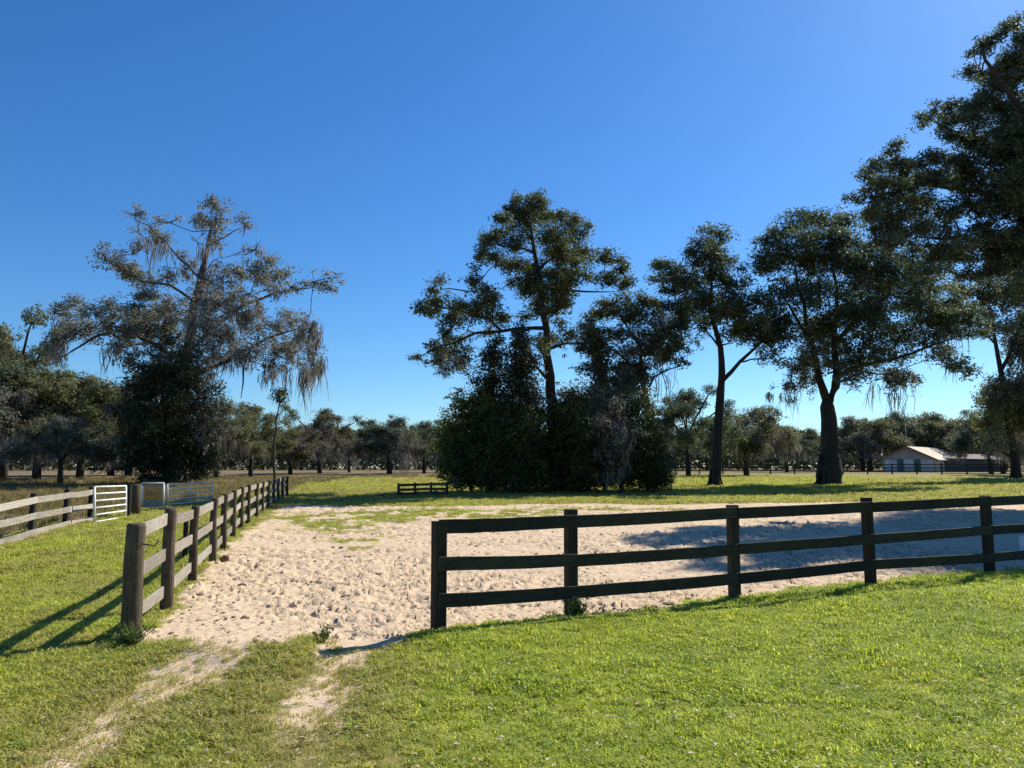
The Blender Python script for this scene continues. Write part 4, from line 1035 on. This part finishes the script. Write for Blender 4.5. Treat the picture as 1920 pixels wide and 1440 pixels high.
# grey rail fence left of the thicket
fg = thing('rail_fence', 'short grey rail fence at the left foot of the dark thicket', 'fence', tuple(gp(745, 932))); fo = np.array(fg.location)
gpx = [(747, 931, 906), (778, 930, 905), (808, 929, 904), (838, 929, 904)]
GB = []
for x, yb, yt in gpx:
    b = gp(x, yb); GB.append((b, at(x, yt, b[1])[2]))
    m = MB(); m.beam(b + (0, 0, -.2), (b[0], b[1], GB[-1][1]), .11, .11, 1, up=(1, 0, 0)); link('post', m.mesh('grey_fence_post', M['dark_post'], False, fo), fg)
for hf in (.85, .5, .18):
    for k in range(3):
        (a, za), (b, zb) = GB[k], GB[k + 1]
        m = MB(); m.beam((a[0], a[1] - .075, a[2] + (za - a[2]) * hf), (b[0] - .006, b[1] - .075, b[2] + (zb - b[2]) * hf), .03, .12, 3, jit=.004, rng=rf)
        link('rail', m.mesh('grey_fence_rail', M['grey_post'], False, fo), fg)

# long dark fence across the far right
ff = thing('far_fence', 'long dark board fence crossing the far field in front of the barn', 'fence', (10, 88, gh(10, 88))); fo = np.array(ff.location)
pts = []
for k in range(24):
    X = 16 + k * 2.6; Y = 88 - .10 * k * 2.6
    pts.append(np.array([X, Y, gh(X, Y)]))
for p in pts:
    m = MB(); m.beam(p + (0, 0, -.2), p + (0, 0, 1.2), .13, .13, 1, up=(1, 0, 0)); link('post', m.mesh('far_post', M['far_fence'], False, fo), ff)
for hf in (1.08, .72, .38):
    for a, b in zip(pts[:-1], pts[1:]):
        m = MB(); m.beam(a + (0, -.1, hf), b + (-.006, -.1, hf), .04, .11, 1); link('rail', m.mesh('far_rail', M['far_fence'], False, fo), ff)

# ------------------------------------------------------------------ barn
def barn():
    Y = 112; m1 = px2m(Y)
    X0 = at(1655, 885, Y)[0]; z0 = gh(X0, Y)
    root = thing('barn', 'low barn with pale tan metal roof beyond the far dark fence', 'barn', (X0, Y, z0)); o = np.array(root.location)
    Wg = 7.0; Ln = 13.0; he = 1.9; hr = 3.55
    ang = math.radians(-16)
    ux = np.array([math.cos(ang), math.sin(ang), 0]); uy = np.array([-ux[1], ux[0], 0])   # ux along gable (left->right), uy away
    # the gable end faces the camera; ridge runs back and to the right
    rd = np.array([.70, .71, 0]); rd /= np.linalg.norm(rd)
    g0 = o.copy(); g1 = o + ux * Wg; pk = (g0 + g1) / 2
    up = np.array([0, 0, 1.0])
    w = MB()
    w.add([g0, g1, g1 + up * he, pk + up * hr, g0 + up * he, g0 + rd * Ln, g1 + rd * Ln, g1 + rd * Ln + up * he, pk + rd * Ln + up * hr, g0 + rd * Ln + up * he],
          [[0, 1, 2, 3, 4], [1, 6, 7, 2], [0, 4, 9, 5], [5, 9, 8, 7, 6]])
    link('wall', w.mesh('barn_wall', M['barn_wall'], False, o), root)
    rf_ = MB()
    for sgn, g in ((1, g1), (-1, g0)):
        e = g + up * he + (g - pk) / np.linalg.norm(g - pk) * .5 - up * .24
        rdg = pk + up * (hr + .06)
        a, b, c_, d_ = rdg - rd * .5, e - rd * .5, e + rd * (Ln + .5), rdg + rd * (Ln + .5)
        th = up * .10
        rf_.add([a, b, c_, d_, a + th, b + th, c_ + th, d_ + th], [[0, 1, 2, 3], [4, 7, 6, 5], [0, 4, 5, 1], [1, 5, 6, 2], [2, 6, 7, 3], [3, 7, 4, 0]])
    rob = link('roof', rf_.mesh('barn_roof', M['barn_roof'], False, o), root)
    for k in range(15):
        t = k / 14
        e = g1 + up * he + (g1 - pk) / np.linalg.norm(g1 - pk) * .5 - up * .14; rdg = pk + up * (hr + .17)
        s_ = MB(); off = rd * (t * (Ln + .9) - .45)
        s_.beam(rdg + off, e + off, .06, .05, 1); link('roof_seam', s_.mesh('roof_seam', M['barn_roof'], False, o), rob)
    fn = -uy
    for x0, x1, zt, mat, nm in [(.35, 1.9, 1.75, 'barn_door', 'wall_panel'), (2.05, 2.75, 1.85, 'barn_opening', 'door'), (2.9, 4.1, 1.8, 'barn_door', 'wall_panel'), (4.25, 4.95, 1.85, 'barn_opening', 'door'), (5.1, 6.6, 1.75, 'barn_door', 'wall_panel')]:
        p = MB(); a = g0 + ux * x0 + fn * .05; b = g0 + ux * x1 + fn * .05
        p.beam((a + b) / 2 + up * .02, (a + b) / 2 + up * zt, x1 - x0, .06, 1, up=tuple(uy)); link(nm, p.mesh(nm, M[mat], False, o), root)
    t = MB()
    for g in (g0, g1):
        e = g + up * he + (g - pk) / np.linalg.norm(g - pk) * .5 - up * .20
        t.beam(pk + up * hr - rd * .56, e - rd * .56, .05, .2, 1)
    link('gable_trim', t.mesh('gable_trim', M['barn_trim'], False, o), root)
    # lean-to running on to the right
    s = MB(); a = g1 + rd * 4.0; b = a + np.array([9.5, 1.2, 0])
    bk = np.array([0, 4.0, 0])
    s.add([a, b, b + bk, a + bk, a + up * 1.9, b + up * 1.7, b + bk + up * 2.5, a + bk + up * 2.7], [[0, 1, 5, 4], [1, 2, 6, 5], [2, 3, 7, 6], [3, 0, 4, 7], [4, 5, 6, 7]])
    lt = link('lean_to', s.mesh('lean_to', M['barn_shed'], False, o), root)
    s = MB()
    s.add([v + np.array(q) for v, q in zip([a + up * 1.9, b + up * 1.7, b + bk + up * 2.5, a + bk + up * 2.7], [(-.2, -.4, .02), (.3, -.4, .02), (.3, .3, .06), (-.2, .3, .06)])] +
          [v + np.array(q) for v, q in zip([a + up * 2.0, b + up * 1.8, b + bk + up * 2.6, a + bk + up * 2.8], [(-.2, -.4, .02), (.3, -.4, .02), (.3, .3, .06), (-.2, .3, .06)])],
          [[0, 1, 2, 3], [4, 7, 6, 5], [0, 4, 5, 1], [1, 5, 6, 2], [2, 6, 7, 3], [3, 7, 4, 0]])
    link('lean_to_roof', s.mesh('lean_to_roof', M['barn_shed'], False, o), lt)
barn()

# ------------------------------------------------------------------ small things
def lump(name, label, cat, px, py, r, mat, seed):
    rng = np.random.default_rng(seed); b = gp(px, py); b[2] = gh(b[0], b[1])
    import bmesh
    bm = bmesh.new()
    for k in range(7):
        c = Vector((rng.normal(0, r * .45), rng.normal(0, r * .4), r * .35 + (r * .35 if k > 4 else 0)))
        g = bmesh.ops.create_icosphere(bm, subdivisions=2, radius=r * rng.uniform(.35, .5))
        for v in g['verts']: v.co = v.co * (1 + rng.uniform(-.12, .12)) + c
    me = bpy.data.meshes.new(name); bm.to_mesh(me); bm.free(); me.materials.append(M[mat])
    tag(link(name, me, None, tuple(b)), label, cat)
lump('manure_pile', 'small reddish brown clod pile on the sand by the fifth round post', 'clod', 421, 1053, .11, 'manure', 1)
b = gp(1932, 1046); m = MB(); bz = gh(b[0], b[1])
m.beam((b[0], b[1], bz), (b[0], b[1], at(1932, 1006, b[1])[2]), .2, .3, 2, up=(0, 1, 0))
tag(link('mounting_block', m.mesh('white_block', M['white_block'], False, b), None, tuple(b)), 'white upright block cut off by the right edge behind the dark fence', 'block')
b = gp(1052, 921); b[1] -= .5; c0 = at(1052, 905, b[1]); m = MB()
m.beam(c0, c0 + (0, 0, .62), .45, .35, 1, up=(0, 1, 0)); m.beam(c0 + (0, 0, .63), c0 + (0, 0, .70), .55, .45, 1, up=(0, 1, 0))
m.tube([(c0[0], c0[1], gh(c0[0], c0[1]) - .1), c0], [.05, .05], 6)
tag(link('feed_box', m.mesh('feed_box', M['pale_box'], False, c0), None, tuple(c0)), 'pale box standing in the shade at the foot of the thicket', 'box')

def weed(label, px, py, r, h, n, seed, mat='weed'):
    rng = np.random.default_rng(seed); b = gp(px, py); b[2] = gh(b[0], b[1])
    root = thing('weed_clump', label, 'weed', tuple(b), 'weeds at the fence posts')
    st = MB(); C = []
    for k in range(n):
        a = rng.uniform(0, 6.28); rr = r * rng.uniform(.1, 1); hh = h * rng.uniform(.4, 1)
        p1 = np.array([math.cos(a) * rr, math.sin(a) * rr, hh]); st.tube([(p1[0] * .3, p1[1] * .3, 0), p1 * (.7, .7, .6), p1], [.004, .003, .002], 3)
        for t in rng.uniform(.25, 1, 9): C.append(p1 * t + rng.normal(0, .018, 3))
    C = np.array(C); nn = rng.normal(size=C.shape) + (0, 0, .6); nn /= np.linalg.norm(nn, axis=1, keepdims=True)
    lv = leaves_arrays(C, nn, rng.uniform(.025, .055, len(C)), rng.uniform(.012, .028, len(C)), rng)
    link('stems', st.mesh('weed_stems', M[mat]), root); link('leaves', mesh_np('weed_leaves', lv[0], None, lv[1], M[mat]), root)
weed('leafy weed clump at the foot of the second post of the dark fence', 1082, 1158, .20, .26, 46, 1)
weed('weed clump around the foot of the first round post', 238, 1212, .26, .22, 50, 2)
weed('sparse weed sprig at the edge of the sand between the wheel tracks', 604, 1203, .10, .14, 10, 3, 'weed')

# ------------------------------------------------------------------ grass
def tuft_mesh(name, n, rad, h, w, seed, mat, lean=.5):
    rng = np.random.default_rng(seed); V = []; F4 = []; F3 = []
    for k in range(n):
        a = rng.uniform(0, 6.28); rr = rad * math.sqrt(rng.uniform(0, 1)); x, y = math.cos(a) * rr, math.sin(a) * rr
        b = rng.uniform(0, 6.28); hh = h * rng.uniform(.5, 1.15); l = lean * rng.uniform(.3, 1.4) * hh
        dx, dy = math.cos(b) * l, math.sin(b) * l; sx, sy = -math.sin(b) * w / 2, math.cos(b) * w / 2
        i = len(V)
        V += [(x - sx, y - sy, -.01), (x + sx, y + sy, -.01), (x + sx * .9 + dx * .4, y + sy * .9 + dy * .4, hh * .62), (x - sx * .9 + dx * .4, y - sy * .9 + dy * .4, hh * .62), (x + dx * 1.1, y + dy * 1.1, hh * rng.uniform(.75, 1))]
        F4.append((i, i + 1, i + 2, i + 3)); F3.append((i + 3, i + 2, i + 4))
    return mesh_np(name, V, F4, F3, M[mat])
def scatter(name, label, cat, P, rotz, scl, dry, tufts):
    me = bpy.data.meshes.new(name); me.from_pydata(P.tolist(), [], [])
    for an, arr in (('dry', dry), ('rz', rotz), ('scl', scl)):
        at2 = me.attributes.new(an, 'FLOAT', 'POINT'); at2.data.foreach_set('value', arr.astype(np.float32))
    o = link(name, me); tag(o, label, cat, kind='stuff')
    ng = bpy.data.node_groups.new(name + '_nodes', 'GeometryNodeTree')
    ng.interface.new_socket('Geometry', in_out='INPUT', socket_type='NodeSocketGeometry'); ng.interface.new_socket('Geometry', in_out='OUTPUT', socket_type='NodeSocketGeometry')
    gi = ng.nodes.new('NodeGroupInput'); go = ng.nodes.new('NodeGroupOutput')
    iop = ng.nodes.new('GeometryNodeInstanceOnPoints')
    gti = ng.nodes.new('GeometryNodeJoinGeometry')
    for tm in tufts:
        to = bpy.data.objects.new(tm.name, tm)
        oi = ng.nodes.new('GeometryNodeObjectInfo'); oi.inputs['Object'].default_value = to; oi.inputs['As Instance'].default_value = True
        ng.links.new(oi.outputs['Geometry'], gti.inputs[0])
    def named(nm):
        q = ng.nodes.new('GeometryNodeInputNamedAttribute'); q.data_type = 'FLOAT'; q.inputs['Name'].default_value = nm; return q.outputs[0]
    cx = ng.nodes.new('ShaderNodeCombineXYZ'); ng.links.new(named('rz'), cx.inputs[2])
    e2r = ng.nodes.new('FunctionNodeEulerToRotation'); ng.links.new(cx.outputs[0], e2r.inputs[0])
    iop.inputs['Pick Instance'].default_value = True
    ng.links.new(gi.outputs[0], iop.inputs['Points']); ng.links.new(gti.outputs[0], iop.inputs['Instance'])
    ng.links.new(e2r.outputs[0], iop.inputs['Rotation']); ng.links.new(named('scl'), iop.inputs['Scale'])
    ng.links.new(iop.outputs[0], go.inputs[0])
    md = o.modifiers.new('scatter', 'NODES'); md.node_group = ng
    return o
def fan_points(n, r0, r1, dens, rng, half=44):
    rs = np.linspace(r0, r1, 600); pdf = dens(rs) * rs; cdf = np.cumsum(pdf); cdf /= cdf[-1]
    r = np.interp(rng.uniform(0, 1, n), cdf, rs); a = np.radians(rng.uniform(-half, half, n))
    return r * np.sin(a), r * np.cos(a), r
rg = np.random.default_rng(77)
dn = lambda r: np.where(r < 8.5, 1.0, (8.5 / r) ** 1.9)
X, Y, R = fan_points(92000, 3.4, 75, dn, rg)
s_, d_, p_, t_ = masks(X, Y)
keep = (rg.uniform(0, 1, len(X)) < np.clip(1.15 - 1.35 * s_, 0.0, 1)) & (p_ < .5)
keep &= ~((s_ > .8))
keep |= (t_ > .25) & (Y < 7.2) & (rg.random(len(X)) < .42)
X, Y, R, d_, s_ = X[keep], Y[keep], R[keep], d_[keep], s_[keep]
Z = ground_h(X, Y) + (fbm(X * 5, Y * 5, 141, 2) - .5) * .03
hn = fbm(X * 1.3, Y * 1.3, 191, 2)
sc2 = (.55 + .8 * hn) * (1 - .45 * s_) * np.interp(R, [4, 10, 20, 40, 75], [1, 1.15, 1.6, 2.6, 4.0])
scatter('lawn_grass', 'short green grass blades of the lawn, lane and field edge', 'grass', np.stack([X, Y, Z], 1), rg.uniform(0, 6.28, len(X)), sc2, np.clip(d_ + .5 * s_ + (rg.random(len(X)) - .5) * .3, 0, 1) + .12 * sstep(18, 28, Y) - .3 * sstep(.50, .66, fbm(X * 1.25 + 9, Y * 1.25, 411, 3)) * (s_ < .35) * (R < 20),
        [tuft_mesh('grass_tuft', 18, .075, .036, .009, 400 + k, 'grass', 2.2) for k in range(4)] + [tuft_mesh('tall_grass_tuft', 14, .05, .060, .008, 420 + k, 'grass', 1.0) for k in range(2)])
# dry tall grass of the pasture
X, Y, R = fan_points(26000, 11, 75, lambda r: (20 / r) ** 1.6, rg)
s_, d_, p_, t_ = masks(X, Y)
keep = (p_ > .45) & (rg.uniform(0, 1, len(X)) < .25 + .9 * fbm(X * .25, Y * .25, 210, 2))
X, Y, R = X[keep], Y[keep], R[keep]
scatter('dry_pasture_grass', 'tall dry brown grass of the pasture beyond the left fences', 'grass', np.stack([X, Y, ground_h(X, Y)], 1), rg.uniform(0, 6.28, len(X)), rg.uniform(.5, 1.25, len(X)), rg.uniform(0, 1, len(X)),
        [tuft_mesh('dry_tuft', 26, .22, .26, .014, 500 + k, 'hay', .6) for k in range(4)])

# fallen leaves in the grass, dark clods standing in for shadow flecks of the churned sand
def flake_mesh(name, L_, mat, seed):
    rng = np.random.default_rng(seed)
    V = [(-L_ * .5, 0, .004), (-.1 * L_, L_ * .26, .012), (L_ * .5, 0, .006), (-.05 * L_, -L_ * .24, .014)]
    return mesh_np(name, V, [(0, 3, 2, 1)], None, M[mat])
def clod_mesh(name, r, mat, seed):
    import bmesh
    rng = np.random.default_rng(seed); bm = bmesh.new(); bmesh.ops.create_icosphere(bm, subdivisions=1, radius=r)
    for v in bm.verts: v.co *= rng.uniform(.65, 1.25); v.co.z *= .6
    me = bpy.data.meshes.new(name); bm.to_mesh(me); bm.free(); me.materials.append(M[mat]); return me
M['litter'] = plain_mat('fallen_leaf', (.42, .36, .24), .8, sc=20, var=.3)
M['clod'] = plain_mat('sand_shade_fleck', (.22, .15, .095), .95, sc=25, var=.25)  # dark brown takes the place of small shadows between the sand's lumps
X, Y, R = fan_points(4500, 3.6, 22, lambda r: (5 / r) ** 1.5, rg)
s_, d_, p_, t_ = masks(X, Y); k_ = (s_ < .8) & (p_ < .5) & (rg.random(len(X)) < .25 + fbm(X * .8, Y * .8, 611, 2)); X, Y = X[k_], Y[k_]
scatter('leaf_litter', 'pale fallen leaves scattered through the lawn', 'leaf litter', np.stack([X, Y, ground_h(X, Y) + .028], 1), rg.uniform(0, 6.28, len(X)), rg.uniform(.5, 1.3, len(X)), rg.random(len(X)), [flake_mesh('fallen_leaf', .042, 'litter', 1)])
X, Y, R = fan_points(15000, 5.5, 30, lambda r: (8 / r) ** 1.4, rg)
s_, d_, p_, t_ = masks(X, Y); k_ = (s_ > .6) & (t_ < .4) & (rg.random(len(X)) < 1.6 * sstep(.42, .7, fbm(X * .9, Y * .9, 621, 3)) + .08); X, Y = X[k_], Y[k_]
scatter('sand_shade_flecks', 'small dark clods standing in for shadow flecks over the churned sand', 'clods', np.stack([X, Y, ground_h(X, Y) + .006], 1), rg.uniform(0, 6.28, len(X)), rg.lognormal(0, .45, len(X)), rg.random(len(X)), [clod_mesh('sand_shade_fleck', .015, 'clod', 700 + k) for k in range(3)])

# broadleaf weeds in the lawn
def rosette_mesh(name, seed):
    rng = np.random.default_rng(seed); V = []; F4 = []
    for k in range(9):
        a = k * .7 + rng.uniform(-.2, .2); l = rng.uniform(.03, .065); w = l * .42; z = rng.uniform(.01, .035)
        d = np.array([math.cos(a), math.sin(a), 0]); n_ = np.array([-d[1], d[0], 0]); i = len(V)
        V += [tuple(d * .004), tuple(d * l * .55 + n_ * w * .5 + (0, 0, z)), tuple(d * l + (0, 0, z * .5)), tuple(d * l * .55 - n_ * w * .5 + (0, 0, z))]; F4.append((i, i + 3, i + 2, i + 1))
    return mesh_np(name, V, F4, None, M['broadleaf'])
M['broadleaf'] = leaf_mat('broadleaf_weed', [(.10, .17, .035), (.20, .28, .06), (.34, .40, .12)], transl=.4, rough=.7, spec=.1)
X, Y, R = fan_points(5000, 3.6, 16, lambda r: (5 / r) ** 1.2, rg)
s_, d_, p_, t_ = masks(X, Y); k_ = (s_ < .3) & (p_ < .5) & (rg.random(len(X)) < .08 + .5 * sstep(.52, .72, fbm(X * 2.5, Y * 2.5, 641, 3))); X, Y = X[k_], Y[k_]
scatter('lawn_weeds', 'low broadleaf weeds dotted through the lawn', 'weeds', np.stack([X, Y, ground_h(X, Y) + .015], 1), rg.uniform(0, 6.28, len(X)), rg.uniform(.5, 1.1, len(X)), rg.random(len(X)), [rosette_mesh('weed_rosette', 800 + k) for k in range(4)])
